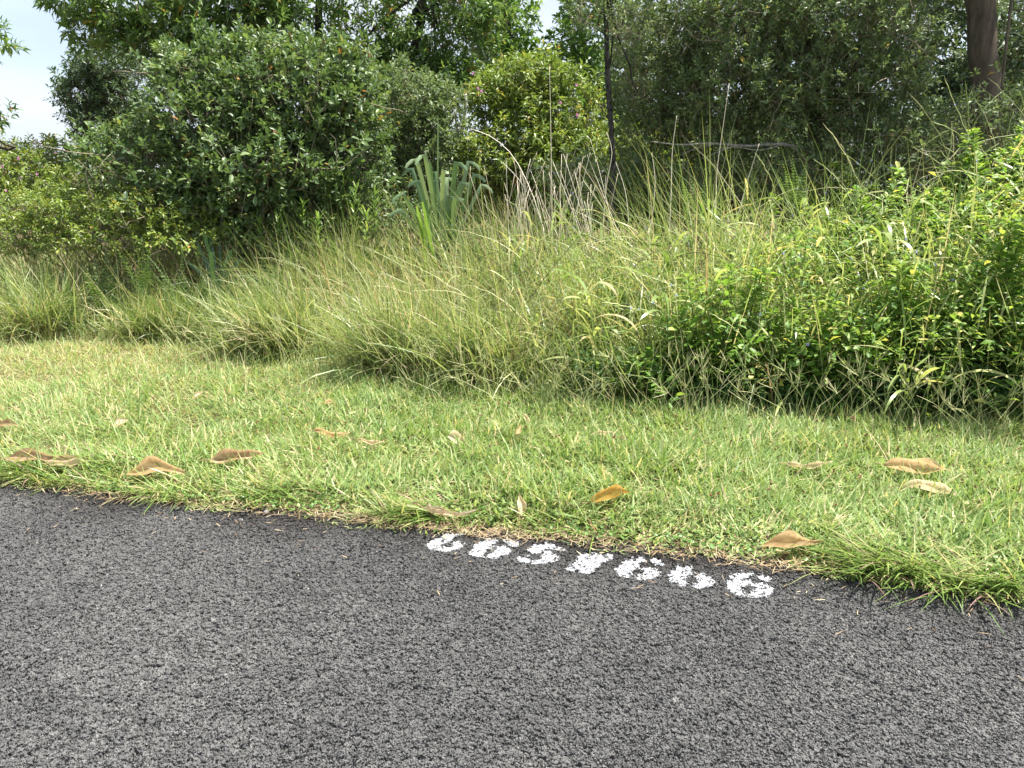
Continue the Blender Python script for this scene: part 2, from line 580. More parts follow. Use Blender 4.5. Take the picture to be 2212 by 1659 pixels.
def asphalt_mat():
    m, nd, lk, out = new_mat('asphalt')
    h, sep, sepf, fine, noise, math_ = relief(nd, lk)
    big = noise(1.1, 7, 0.6)
    stone = ramp(nd, [(0.0, (0.062, 0.062, 0.061)), (0.5, (0.104, 0.103, 0.101)), (0.93, (0.165, 0.163, 0.158)), (0.99, (0.23, 0.226, 0.215)), (1.0, (0.32, 0.31, 0.29))])
    mixr = math_('MULTIPLY', sep.outputs['Red'], 0.45)
    mixr = math_('MULTIPLY_ADD', sepf.outputs['Red'], 0.55, mixr)
    lk.new(mixr, stone.inputs['Fac'])
    wear = ramp(nd, [(0.30, (0.70, 0.70, 0.71)), (0.5, (1.0, 1.0, 1.0)), (0.70, (1.28, 1.27, 1.25))])
    lk.new(big.outputs['Fac'], wear.inputs['Fac'])
    speck = ramp(nd, [(0.35, (0.7, 0.7, 0.7)), (0.65, (1.35, 1.35, 1.35))])
    lk.new(fine.outputs['Fac'], speck.inputs['Fac'])
    col = stone.outputs['Color']
    for q in (wear, speck):
        mu = nd.new('ShaderNodeMix')
        mu.data_type = 'RGBA'
        mu.blend_type = 'MULTIPLY'
        mu.inputs['Factor'].default_value = 1
        lk.new(col, mu.inputs['A'])
        lk.new(q.outputs['Color'], mu.inputs['B'])
        col = mu.outputs['Result']
    at = nd.new('ShaderNodeAttribute')
    at.attribute_name = 'rnd'
    dirt_fade = nd.new('ShaderNodeMix')
    dirt_fade.data_type = 'RGBA'
    lk.new(at.outputs['Fac'], dirt_fade.inputs['Factor'])
    lk.new(col, dirt_fade.inputs['A'])
    dirt_fade.inputs['B'].default_value = (0.026, 0.022, 0.019, 1)
    p = nd.new('ShaderNodeBsdfPrincipled')
    lk.new(dirt_fade.outputs['Result'], p.inputs['Base Color'])
    p.inputs['Roughness'].default_value = 0.55
    p.inputs['Specular IOR Level'].default_value = 0.5
    lk.new(p.outputs['BSDF'], out.inputs['Surface'])
    displace(nd, lk, out, h, 0.0145, 1.05)
    m.displacement_method = 'BOTH'
    return m


def soil_mat():
    m, nd, lk, out = new_mat('soil_and_thatch')
    geo = nd.new('ShaderNodeNewGeometry')
    no = nd.new('ShaderNodeTexNoise')
    no.inputs['Scale'].default_value = 35
    no.inputs['Detail'].default_value = 9
    no.inputs['Roughness'].default_value = 0.7
    lk.new(geo.outputs['Position'], no.inputs['Vector'])
    r = ramp(nd, [(0.3, (0.045, 0.032, 0.02)), (0.5, (0.12, 0.095, 0.05)), (0.7, (0.22, 0.19, 0.09))])
    lk.new(no.outputs['Fac'], r.inputs['Fac'])
    p = nd.new('ShaderNodeBsdfPrincipled')
    p.inputs['Roughness'].default_value = 0.95
    p.inputs['Specular IOR Level'].default_value = 0.1
    lk.new(r.outputs['Color'], p.inputs['Base Color'])
    bp = nd.new('ShaderNodeBump')
    bp.inputs['Distance'].default_value = 0.02
    lk.new(no.outputs['Fac'], bp.inputs['Height'])
    lk.new(bp.outputs['Normal'], p.inputs['Normal'])
    lk.new(p.outputs['BSDF'], out.inputs['Surface'])
    return m


def paint_mat():
    m, nd, lk, out = new_mat('worn_white_paint')
    geo = nd.new('ShaderNodeNewGeometry')
    at = nd.new('ShaderNodeAttribute')
    at.attribute_name = 'rnd'                         # metres inside the outline, scaled
    n1 = nd.new('ShaderNodeTexNoise')
    n1.inputs['Scale'].default_value = 140
    n1.inputs['Detail'].default_value = 5
    n1.inputs['Roughness'].default_value = 0.7
    lk.new(geo.outputs['Position'], n1.inputs['Vector'])
    ma = nd.new('ShaderNodeMath')
    ma.operation = 'MULTIPLY_ADD'
    lk.new(n1.outputs['Fac'], ma.inputs[0])
    ma.inputs[1].default_value = 3.0
    lk.new(at.outputs['Fac'], ma.inputs[2])
    st = nd.new('ShaderNodeMapRange')
    st.inputs['From Min'].default_value = 2.42
    st.inputs['From Max'].default_value = 2.74
    p = nd.new('ShaderNodeBsdfPrincipled')
    p.inputs['Base Color'].default_value = (0.70, 0.71, 0.72, 1)
    p.inputs['Roughness'].default_value = 0.6
    h = relief(nd, lk)[0]
    hm = nd.new('ShaderNodeMath')
    hm.operation = 'MULTIPLY_ADD'
    lk.new(h, hm.inputs[0])
    hm.inputs[1].default_value = 1.5
    lk.new(ma.outputs['Value'], hm.inputs[2])
    lk.new(hm.outputs['Value'], st.inputs['Value'])
    displace(nd, lk, out, h, 0.0145, 1.05)
    m.displacement_method = 'BOTH'
    tr = nd.new('ShaderNodeBsdfTransparent')
    mx = nd.new('ShaderNodeMixShader')
    lk.new(st.outputs['Result'], mx.inputs['Fac'])
    lk.new(tr.outputs['BSDF'], mx.inputs[1])
    lk.new(p.outputs['BSDF'], mx.inputs[2])
    lk.new(mx.outputs['Shader'], out.inputs['Surface'])
    return m


def dry_leaf_mat(name, c1, c2, c3):
    m, nd, lk, out = new_mat(name)
    tc = nd.new('ShaderNodeTexCoord')
    mp = nd.new('ShaderNodeMapping')
    mp.inputs['Scale'].default_value = (6, 60, 6)
    lk.new(tc.outputs['Object'], mp.inputs['Vector'])
    no = nd.new('ShaderNodeTexNoise')
    no.inputs['Scale'].default_value = 3
    no.inputs['Detail'].default_value = 5
    lk.new(mp.outputs['Vector'], no.inputs['Vector'])
    n2 = nd.new('ShaderNodeTexNoise')
    n2.inputs['Scale'].default_value = 22
    n2.inputs['Detail'].default_value = 4
    lk.new(tc.outputs['Object'], n2.inputs['Vector'])
    r = ramp(nd, [(0.35, c1), (0.62, c2)])
    lk.new(no.outputs['Fac'], r.inputs['Fac'])
    r2 = ramp(nd, [(0.55, (0, 0, 0)), (0.72, (1, 1, 1))])
    lk.new(n2.outputs['Fac'], r2.inputs['Fac'])
    mx0 = nd.new('ShaderNodeMix')
    mx0.data_type = 'RGBA'
    lk.new(r2.outputs['Color'], mx0.inputs['Factor'])
    lk.new(r.outputs['Color'], mx0.inputs['A'])
    mx0.inputs['B'].default_value = (*c3, 1)
    p = nd.new('ShaderNodeBsdfPrincipled')
    p.inputs['Roughness'].default_value = 0.5
    lk.new(mx0.outputs['Result'], p.inputs['Base Color'])
    bp = nd.new('ShaderNodeBump')
    bp.inputs['Distance'].default_value = 0.003
    bp.inputs['Strength'].default_value = 0.6
    lk.new(no.outputs['Fac'], bp.inputs['Height'])
    lk.new(bp.outputs['Normal'], p.inputs['Normal'])
    tr = nd.new('ShaderNodeBsdfTranslucent')
    lk.new(mx0.outputs['Result'], tr.inputs['Color'])
    mx = nd.new('ShaderNodeMixShader')
    mx.inputs['Fac'].default_value = 0.42
    lk.new(p.outputs['BSDF'], mx.inputs[1])
    lk.new(tr.outputs['BSDF'], mx.inputs[2])
    lk.new(mx.outputs['Shader'], out.inputs['Surface'])
    return m


M['asphalt'] = asphalt_mat()
M['soil'] = soil_mat()
M['paint'] = paint_mat()
M['dry_tan'] = dry_leaf_mat('dry_leaf_tan', (0.50, 0.33, 0.17), (0.70, 0.52, 0.30), (0.60, 0.42, 0.22))
M['dry_pale'] = dry_leaf_mat('dry_leaf_pale', (0.62, 0.47, 0.30), (0.80, 0.66, 0.46), (0.72, 0.57, 0.38))
M['dry_orange'] = dry_leaf_mat('dry_leaf_orange', (0.55, 0.33, 0.07), (0.66, 0.44, 0.14), (0.60, 0.26, 0.03))
M['dry_brown'] = dry_leaf_mat('dry_leaf_brown', (0.34, 0.21, 0.12), (0.54, 0.37, 0.22), (0.66, 0.51, 0.34))
M['pebble'] = bark_mat('pebble_stone', (0.14, 0.14, 0.14), (0.28, 0.27, 0.26), 40, 1.0, 0.4)


def dice(o):
    md = o.modifiers.new('dicing', 'SUBSURF')
    md.subdivision_type = 'SIMPLE'
    md.levels = 0
    md.render_levels = 0
    o.cycles.use_adaptive_subdivision = True


# ------------------------------------------------------------------ the ground and the road
def build_ground():
    # fine near the road, coarse to the horizon
    xs = np.concatenate([[-900, -300, -120, -60, -30, -18], np.arange(-12, 12.01, 0.12), [18, 30, 60, 120, 300, 900]])
    offs = np.concatenate([np.arange(-0.06, 7, 0.12), np.arange(7, 14, 0.5), [18, 26, 40, 80, 200, 600, 1200]])
    X, O = np.meshgrid(xs, offs, indexing='ij')
    ey = np.interp(X, np.concatenate([[-900], EX, [900]]), np.concatenate([[EY[0] + 0.27 * 840], EY, [EY[-1] - 0.27 * 840]]))
    Y = ey + O
    Xc = np.clip(X, -59, 59)
    Z = H(Xc, edge_y(Xc) + O)
    V = np.stack([X, Y, Z], -1)
    nx, ny = X.shape
    i, j = np.meshgrid(np.arange(nx - 1), np.arange(ny - 1), indexing='ij')
    F = np.stack([i * ny + j, (i + 1) * ny + j, (i + 1) * ny + j + 1, i * ny + j + 1], -1).reshape(-1, 4)
    o = mk('ground', V, F, M['soil'], smooth=True)
    tag(o, 'brown soil of the verge under the grass', kind='structure')
    # road sheet with ragged edge, running under the lip of the verge
    xs = np.concatenate([np.arange(-60, -8, 2.0), np.arange(-8, 8.01, 0.05), np.arange(10, 61, 2.0)])
    r = RNG(5)
    wob = 0.05 * (vnoise(xs * 2.1, xs * 0, 11) - 0.5) + 0.04 * (vnoise(xs * 7, xs * 0, 12) - 0.5)
    offs = np.array([0.10, 0.06, 0.02, -0.02, -0.06, -0.12, -0.2, -0.35, -0.7, -1.2, -2, -3, -4.5, -6.5])
    X, O = np.meshgrid(xs, offs, indexing='ij')
    Y = edge_y(X) + O + wob[:, None] * np.clip(1 + O / 0.3, 0, 1)
    crown = 0.0 * X
    V = np.stack([X, Y, crown], -1)
    # dirty band along the edge plus a broad fade, darker towards the verge: 0..1
    dn = vnoise(X * 3.1, Y * 3.1, 21)
    D = np.clip((O + 0.16 + 0.30 * dn) / 0.30, 0, 1) * 0.6 + np.clip(1 + O / 1.5, 0, 1) * 0.3
    nx, ny = X.shape
    i, j = np.meshgrid(np.arange(nx - 1), np.arange(ny - 1), indexing='ij')
    F = np.stack([i * ny + j, i * ny + j + 1, (i + 1) * ny + j + 1, (i + 1) * ny + j], -1).reshape(-1, 4)
    o = mk('road', V, F, M['asphalt'], rnd=D.ravel())
    dice(o)
    tag(o, 'grey coarse asphalt road across the foreground', kind='structure')
    # far verge behind the viewer
    xs = np.array([-900., -60, -8, 8, 60, 900])
    ys = np.interp(xs, np.concatenate([[-900], EX, [900]]), np.concatenate([[EY[0] + 0.27 * 840], EY, [EY[-1] - 0.27 * 840]]))
    V = np.concatenate([np.stack([xs, ys - 6.3, xs * 0 - 0.015], 1), np.stack([xs, ys - 900, xs * 0 - 0.015], 1)])
    n = len(xs)
    F = [[k, k + n, k + n + 1, k + 1] for k in range(n - 1)]
    tag(mk('far_verge', V, np.array(F), M['soil']), 'soil of the far road verge', kind='structure')


build_ground()


# ------------------------------------------------------------------ painted digits
def pip(px, py, poly):
    inside = np.zeros(px.shape, bool)
    n = len(poly)
    for a in range(n):
        x1, y1 = poly[a]
        x2, y2 = poly[(a + 1) % n]
        c = ((y1 > py) != (y2 > py)) & (px < (x2 - x1) * (py - y1) / (y2 - y1 + 1e-12) + x1)
        inside ^= c
    return inside


def dist_poly(px, py, poly):
    d = np.full(px.shape, 9.0)
    n = len(poly)
    for a in range(n):
        x1, y1 = poly[a]
        x2, y2 = poly[(a + 1) % n]
        dx, dy = x2 - x1, y2 - y1
        t = np.clip(((px - x1) * dx + (py - y1) * dy) / (dx * dx + dy * dy + 1e-12), 0, 1)
        d = np.minimum(d, np.hypot(px - x1 - t * dx, py - y1 - t * dy))
    return d


def digits():
    A = (1660, 2080, 600 / 1270)
    B = (2220, 2140, 480 / 1270)
    C = (2600, 2200, 480 / 1270)
    D = [
        (A, [[(45, 140), (70, 110), (120, 85), (170, 55), (230, 42), (330, 40), (335, 52), (270, 62), (255, 80), (240, 105), (190, 120), (150, 140), (140, 165), (100, 175), (60, 165)],
             [(140, 180), (170, 155), (250, 150), (260, 120), (300, 110), (345, 125), (340, 155), (290, 168), (210, 188), (160, 188)]],
         'worn white painted digit 6 at the far left end of the number on the road'),
        (A, [[(400, 200), (430, 160), (480, 120), (540, 90), (620, 85), (620, 110), (580, 135), (605, 150), (595, 165), (560, 165), (530, 185), (520, 215), (490, 232), (440, 225), (410, 218)],
             [(515, 235), (560, 200), (610, 195), (640, 145), (700, 150), (730, 180), (720, 210), (660, 220), (640, 240), (560, 243)],
             [(700, 120), (710, 92), (770, 95), (815, 115), (800, 150), (740, 145)]],
         'worn white painted digit 6, second from left, just left of the 5'),
        (A, [[(880, 175), (930, 140), (980, 130), (1040, 130), (1130, 150), (1205, 170), (1190, 185), (1110, 172), (1040, 160), (1010, 180), (990, 200), (930, 205)],
             [(1010, 210), (1040, 185), (1110, 195), (1135, 240), (1110, 270), (1020, 290), (920, 290), (925, 270), (1000, 255), (1020, 235)],
             [(795, 240), (850, 240), (880, 228), (920, 255), (890, 285), (840, 285), (805, 265)]],
         'worn white painted digit 5 on the asphalt, third of the number'),
        (B, [[(35, 265), (60, 235), (110, 190), (170, 140), (190, 100), (240, 110), (330, 95), (400, 125), (500, 130), (505, 148), (450, 165), (390, 200), (350, 240), (300, 280), (285, 305),
              (200, 305), (110, 285)]],
         'solid slanted white painted digit in the middle of the number'),
        (B, [[(530, 265), (600, 220), (640, 180), (720, 155), (850, 150), (860, 180), (770, 195), (810, 220), (790, 245), (720, 265), (690, 290), (720, 325), (690, 345), (640, 350), (590, 335)],
             [(735, 350), (780, 320), (830, 300), (820, 255), (860, 240), (940, 255), (995, 300), (970, 340), (890, 370), (780, 370)],
             [(900, 180), (940, 170), (1050, 205), (1050, 225), (950, 215)]],
         'worn white painted digit 6 just right of the solid slanted digit'),
        (C, [[(90, 180), (110, 150), (150, 110), (200, 85), (250, 110), (340, 150), (310, 180), (250, 195), (245, 225), (285, 250), (270, 280), (200, 275), (150, 240), (110, 230)],
             [(330, 270), (400, 245), (420, 210), (370, 185), (410, 160), (500, 170), (560, 235), (520, 270), (460, 290), (400, 305), (340, 290)],
             [(215, 75), (280, 65), (330, 90), (310, 110), (240, 100)]],
         'worn white painted digit 0, next to last on the right'),
        (C, [[(690, 290), (700, 240), (740, 190), (830, 150), (960, 150), (970, 185), (880, 195), (820, 215), (920, 230), (980, 235), (1060, 255), (1140, 290), (1165, 340), (1110, 385),
              (1000, 400), (910, 390), (910, 350), (960, 340), (1020, 320), (1000, 290), (940, 265), (860, 280), (835, 310), (860, 385), (800, 370), (740, 330)],
             [(1005, 190), (1060, 165), (1130, 180), (1165, 215), (1100, 230), (1050, 205)]],
         'large worn white painted digit 6 at the right end of the number'),
    ]
    for (ox, oy, sc), polys, lab in D:
        W = [[tuple(G((ox + x * sc) / 1.82279, (oy + y * sc) / 1.82279)[:2]) for x, y in p] for p in polys]
        allp = np.array([q for p in W for q in p])
        lo, hi = allp.min(0) - 0.02, allp.max(0) + 0.02
        st = 0.005
        X, Y = np.meshgrid(np.arange(lo[0], hi[0], st), np.arange(lo[1], hi[1], st), indexing='ij')
        S = np.full(X.shape, -9.0)
        for p in W:
            d = dist_poly(X, Y, p)
            S = np.maximum(S, np.where(pip(X, Y, p), d, -d))
        c = np.array([(lo[0] + hi[0]) / 2, (lo[1] + hi[1]) / 2, 0.0018])
        V = np.stack([X, Y, np.full(X.shape, 0.0018)], -1).reshape(-1, 3) - c
        nx, ny = X.shape
        i, j = np.meshgrid(np.arange(nx - 1), np.arange(ny - 1), indexing='ij')
        Q = np.stack([i * ny + j, (i + 1) * ny + j, (i + 1) * ny + j + 1, i * ny + j + 1], -1).reshape(-1, 4)
        keep = S.ravel()[Q].max(1) > -0.013
        o = mk('painted_digit', V, Q[keep], M['paint'], rnd=np.clip(S.ravel() / 0.016, -1.2, 0.42))
        o.location = c
        dice(o)
        tag(o, lab, 'digit', 'white number painted on the road edge')


digits()


# ------------------------------------------------------------------ plant builders
def fib_dirs(a, theta, phi):
    """directions at angle theta from axis a, turned by phi round it"""
    ref = np.where(np.abs(a[:, 2:3]) > 0.9, np.array([[1., 0, 0]]), np.array([[0, 0, 1.]]))
    u = unit(np.cross(ref, a))
    v = np.cross(a, u)
    return a * np.cos(theta)[:, None] + (u * np.cos(phi)[:, None] + v * np.sin(phi)[:, None]) * np.sin(theta)[:, None]


def lobe_points(r, n, c, rad, shell=0.55):
    d = unit(r.normal(size=(n, 3)))
    q = r.random(n)
    rr = np.where(r.random(n) < 0.75, shell + (1 - shell) * q ** 0.7, q ** 0.5)
    # uneven outline
    bump = 0.66 + 0.62 * vnoise(d[:, 0] * 3.5 + c[0] * 7, d[:, 2] * 3.5 + d[:, 1] * 2 + c[2] * 5, 7)
    bump = bump * np.where(r.random(n) < 0.05, r.uniform(1.05, 1.3, n), 1.0)
    return c + d * rad * (rr * bump)[:, None], d


def crown(root, seed, lobes, tmpl, mat, leaf_len, k=9, aspect=0.42, sprig=0.16, parts=0, open_base=85, open_tip=30, up=0.5, droop=0.0, twig_mat='twig', light_bias=0.0,
          zmin=None, thin=1.0):
    """leafy sprigs through the lobes; the leaves nearest the viewer become single parts"""
    r = RNG(seed)
    origin = np.array(root.location)
    pos, axs = [], []
    for (c, rad, n) in lobes:
        p, d = lobe_points(r, int(n * thin), np.asarray(c, float), np.asarray(rad, float))
        a = unit(d * np.array([1, 1, 0.8]) + r.normal(size=d.shape) * 0.45 + np.array([0, 0, up]))
        pos.append(p)
        axs.append(a)
    pos, axs = np.concatenate(pos), np.concatenate(axs)
    if zmin is not None:
        kp = pos[:, 2] > zmin
        pos, axs = pos[kp], axs[kp]
    S = len(pos)
    sl = sprig * r.uniform(0.6, 1.3, S)
    j = np.tile(np.arange(k), S)
    ii = np.repeat(np.arange(S), k)
    s = (j + 0.5) / k
    th = np.radians(open_base + (open_tip - open_base) * s + r.normal(size=S * k) * 12)
    ph = j * 2.39996 + np.repeat(r.uniform(0, 6.28, S), k) + r.normal(size=S * k) * 0.3
    dirs = fib_dirs(axs[ii], th, ph)
    dirs[:, 2] -= droop
    lp = pos[ii] + axs[ii] * (sl[ii] * (0.25 + 0.75 * s))[:, None]
    ln = leaf_len * r.uniform(0.55, 1.25, S * k) * np.repeat(r.uniform(0.75, 1.25, S), k) * (1.05 - 0.35 * s)
    Rm = frames(dirs, r.normal(size=S * k) * 0.55)
    sc = np.stack([ln, ln * aspect * r.uniform(0.8, 1.15, S * k), ln], 1)
    base_r = np.repeat(np.clip(r.normal(0.45, 0.2, S), 0, 0.92), k)
    rnd = np.clip(base_r + r.normal(size=S * k) * 0.12 + 0.15 * (s - 0.5), 0, 0.95)
    odd = r.random(S * k) < 0.012
    rnd = np.where(odd, r.uniform(0.95, 1, S * k), rnd)
    n_all = S * k
    single = np.zeros(n_all, bool)
    if parts:
        dist = np.linalg.norm(lp - np.array([0, 0, CAM_H]), axis=1)
        # spread over the nearest quarter
        near = np.argsort(dist)[: n_all // 6]
        single[r.choice(near, min(parts, len(near)), replace=False)] = True
    V, F, R, T = stamp(tmpl[0], tmpl[1], lp[~single] - origin, Rm[~single], sc[~single], rnd[~single])
    o = mk('foliage', V, F, mat, root, R, T)
    o['kind'] = 'stuff'
    if parts:
        var = []
        for q in range(6):
            me = mk('leaf', tmpl[0], tmpl[1], mat, None, np.full(len(tmpl[0]), 0.12 + 0.14 * q), tmpl[0][:, 0])
            var.append(me.data)
            bpy.data.objects.remove(me)
        for q in np.where(single)[0]:
            lo = bpy.data.objects.new('leaf', var[min(5, int(rnd[q] * 6.5))])
            COL.objects.link(lo)
            lo.parent = root
            Mx = Matrix([[Rm[q, c, rr] * sc[q, c] for c in range(3)] for rr in range(3)]).to_4x4()
            Mx.translation = Vector(lp[q] - origin)
            lo.matrix_local = Mx
    # one thin twig under each sprig
    b = pos - axs * sl[:, None] * 0.9 + r.normal(size=pos.shape) * 0.02 - np.array([0, 0, 0.03])
    e = pos + axs * sl[:, None] * 0.9
    side = unit(np.cross(axs, r.normal(size=axs.shape)))
    s2 = np.cross(axs, side)
    w = (0.0022 + 0.02 * sl * 0.1)[:, None]
    V = np.stack([b + side * w, b - side * w * .5 + s2 * w * .86, b - side * w * .5 - s2 * w * .86,
                  e + side * w * .5, e - side * w * .25 + s2 * w * .43, e - side * w * .25 - s2 * w * .43], 1) - origin
    tf = np.array([[0, 1, 4], [0, 4, 3], [1, 2, 5], [1, 5, 4], [2, 0, 3], [2, 3, 5]])
    F = (tf[None] + (np.arange(S) * 6)[:, None, None]).reshape(-1, 3)
    tw = mk('twig', V.reshape(-1, 3), F, M[twig_mat], root)
    tw['kind'] = 'stuff'
    return pos, axs


def limb(root, name, pts, r0, r1, mat, n=9, sides=7, wob=0.0, seed=0):
    c = curve(pts, n)
    if wob:
        c[1:-1] += RNG(seed).normal(size=(n - 2, 3)) * wob
    V, F = tube(c - np.array(root.location), np.linspace(r0, r1, n), sides)
    return mk(name, V, F, mat, root, smooth=True)


def lobe(px, py, Y, rx, rz, ry, n):
    c = P(px, py, Y)
    m = mpp(Y, c[2])
    return (c, (rx * m, ry, rz * m), n)


def base_at(px, Y):
    x = P(px, 420, Y)[0]
    return np.array([x, Y, H1(x, Y)])


def shrub(name, label, cat, px, Y, lobes, tmpl, mat, leaf_len, seed, n_branch=8, branch_r=0.025, bark='twig', group=None, bare=0, trunk=None, **kw):
    b = base_at(px, Y)
    root = empty(name, b, label, cat, group)
    r = RNG(seed + 1000)
    Lb = [lobe(*q) for q in lobes]
    crown(root, seed, Lb, tmpl, M[mat], leaf_len, **kw)
    if trunk:
        for (pts, r0, r1) in trunk:
            limb(root, 'trunk', np.array(pts), r0, r1, M[bark], n=12, sides=9, wob=r0 * 0.12, seed=seed)
    w = np.array([q[2] for q in Lb], float)
    for i in range(n_branch):
        c, rad, _ = Lb[r.choice(len(Lb), p=w / w.sum())]
        tgt = np.asarray(c) + np.asarray(rad) * unit(r.normal(size=3)) * 0.75
        s = b + np.array([r.normal() * 0.10, r.normal() * 0.10, -0.05])
        if trunk:
            tp = trunk[i % len(trunk)][0]
            f = r.uniform(0.45, 0.95)
            k = f * (len(tp) - 1)
            a = min(int(k), len(tp) - 2)
            s = np.asarray(tp[a]) * (1 - k + a) + np.asarray(tp[a + 1]) * (k - a)
        midp = (s + tgt) / 2 + r.normal(size=3) * 0.18
        limb(root, 'branch', [s, midp, tgt], branch_r * r.uniform(0.7, 1.2), branch_r * 0.2, M[bark], n=8, sides=5, wob=0.02, seed=seed + i)
    for i in range(bare):          # pale leafless twigs on the near side
        c, rad, _ = Lb[r.choice(len(Lb), p=w / w.sum())]
        d = unit(np.array([r.normal() * 0.9, -1.0, r.normal() * 0.5]))
        s = np.asarray(c) + np.asarray(rad) * d * 0.85
        e = s + unit(np.array([r.normal(), -0.25, r.normal() * 0.5])) * r.uniform(0.3, 0.8)
        limb(root, 'bare_twig', [s, (s + e) / 2 + r.normal(size=3) * 0.05, e], 0.007, 0.0025, M['twig'], n=7, sides=4, wob=0.008, seed=i)
    return root


def flowers_on(root, spots, mat, size, seed, name='flower'):
    """five-petalled flowers, one mesh each"""
    r = RNG(seed)
    tv, tf = OVAL_FAR
    origin = np.array(root.location)
    for p in spots:
        n = 5
        az = np.arange(n) * 2 * PI / n + r.uniform(0, 6)
        fwd = unit(np.array([r.normal() * .4, -1, 0.5 + r.normal() * .3]))[None]
        d = fib_dirs(np.repeat(fwd, n, 0), np.full(n, 1.1), az)
        V, F, R, T = stamp(tv, tf, np.zeros((n, 3)), frames(d, np.zeros(n)), np.full(n, size * r.uniform(.8, 1.2)) , r.random(n))
        o = mk(name, V, F, mat, root, R, T)
        o.location = np.asarray(p) - origin


# ------------------------------------------------------------------ trees and shrubs, far to near
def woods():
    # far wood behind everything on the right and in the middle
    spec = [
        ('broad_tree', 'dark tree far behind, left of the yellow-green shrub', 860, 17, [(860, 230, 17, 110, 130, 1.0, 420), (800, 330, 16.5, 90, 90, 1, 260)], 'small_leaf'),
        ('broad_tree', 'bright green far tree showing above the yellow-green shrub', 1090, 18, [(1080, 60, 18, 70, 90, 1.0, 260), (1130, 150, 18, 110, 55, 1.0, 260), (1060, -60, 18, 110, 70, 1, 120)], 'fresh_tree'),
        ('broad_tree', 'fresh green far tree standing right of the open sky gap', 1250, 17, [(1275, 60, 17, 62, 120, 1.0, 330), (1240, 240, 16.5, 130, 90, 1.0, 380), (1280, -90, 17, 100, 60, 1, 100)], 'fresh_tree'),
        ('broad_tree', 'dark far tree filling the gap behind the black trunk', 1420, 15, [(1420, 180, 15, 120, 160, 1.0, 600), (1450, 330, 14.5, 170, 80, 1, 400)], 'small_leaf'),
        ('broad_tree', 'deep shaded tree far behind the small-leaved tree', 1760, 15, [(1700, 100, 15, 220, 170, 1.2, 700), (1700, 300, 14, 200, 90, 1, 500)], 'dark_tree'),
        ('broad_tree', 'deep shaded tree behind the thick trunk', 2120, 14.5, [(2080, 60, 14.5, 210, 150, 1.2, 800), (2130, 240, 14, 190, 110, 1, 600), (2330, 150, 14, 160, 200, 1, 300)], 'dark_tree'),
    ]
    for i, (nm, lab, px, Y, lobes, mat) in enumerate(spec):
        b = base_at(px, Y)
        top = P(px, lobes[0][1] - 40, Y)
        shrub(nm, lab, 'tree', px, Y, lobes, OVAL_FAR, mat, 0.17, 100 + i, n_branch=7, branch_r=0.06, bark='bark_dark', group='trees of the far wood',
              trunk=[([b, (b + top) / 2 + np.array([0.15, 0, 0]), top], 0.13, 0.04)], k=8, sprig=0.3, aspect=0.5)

    # dense dark tree against the sky on the left
    b = base_at(235, 15)
    shrub('round_tree', 'dense dark green tree standing against the sky at left', 'tree', 235, 15,
          [(225, 150, 15, 58, 45, .8, 230), (215, 215, 15, 78, 60, .9, 380), (235, 275, 15, 75, 50, .9, 280), (265, 180, 15, 62, 70, .9, 260), (175, 195, 15, 42, 22, .5, 60), (270, 320, 14.6, 70, 40, .8, 150)],
          OVAL_FAR, 'dark_tree', 0.11, 120, n_branch=8, branch_r=0.05, bark='bark_dark', trunk=[([b, b + np.array([0, 0, 1.2]), P(240, 180, 15)], 0.12, 0.04)], k=9, sprig=0.22)

    # tree leaning in from beyond the left edge
    b = base_at(-150, 9.5)
    shrub('overhanging_tree', 'leafy tree reaching in at the left edge of the sky', 'tree', -150, 9.5,
          [(-70, 80, 9.5, 85, 42, .5, 80), (-80, 255, 9.5, 82, 48, .5, 90), (-160, 160, 9.8, 90, 140, .8, 160)],
          LANCE_FAR, 'long_leaf', 0.12, 125, n_branch=8, branch_r=0.03, bark='bark_brown', trunk=[([b, b + np.array([0.1, 0, 1.5]), P(-150, 60, 9.6)], 0.1, 0.04)], k=8, sprig=0.15, aspect=0.34)

    # long-leaved tree over the big shrub: two leaning stems, limbs sweeping to the upper left
    b = base_at(640, 12.5)
    t1 = [b, P(620, 300, 12.5), P(597, 100, 12.4), P(570, -60, 12.3), P(540, -220, 12.2)]
    t2 = [b + np.array([.2, .2, 0]), P(700, 260, 12.7), P(690, 80, 12.7), P(690, -60, 12.7), P(700, -200, 12.7)]
    root = shrub('spreading_tree', 'long-leaved tree with limbs sweeping to the upper left over the big shrub', 'tree', 640, 12.5,
                 [(420, 75, 12.2, 150, 55, .8, 240), (270, 25, 12, 120, 42, .7, 180), (150, 5, 11.8, 62, 22, .4, 60), (520, 10, 12.3, 130, 55, .8, 260), (370, 110, 12, 110, 35, .6, 120),
                  (640, 45, 12.6, 110, 50, .7, 120), (700, 130, 12.6, 110, 35, .6, 70), (780, 40, 12.8, 65, 55, .7, 80), (400, -90, 12.2, 230, 80, 1.0, 200), (650, -110, 12.6, 200, 80, 1, 180),
                  (215, 75, 11.9, 60, 25, .4, 60)],
                 LANCE_FAR, 'long_leaf', 0.17, 130, n_branch=9, branch_r=0.04, bark='bark_dark', trunk=[(t1, 0.075, 0.05), (t2, 0.07, 0.045)], k=9, sprig=0.22, aspect=0.30, open_base=80, open_tip=35)
    for q, (pts, r0) in enumerate([
            ([(640, 215), (520, 165), (400, 110), (250, 60), (120, 20)], 0.035), ([(640, 215), (540, 140), (420, 95), (330, 60), (250, 15)], 0.03),
            ([(600, 190), (500, 110), (430, 40), (400, -20)], 0.028), ([(400, 110), (340, 120), (270, 110), (215, 85)], 0.012)]):
        limb(root, 'limb', [P(x, y, 12.1) for x, y in pts], r0, 0.008, M['bark_brown'], n=14, sides=6, wob=0.012, seed=q)

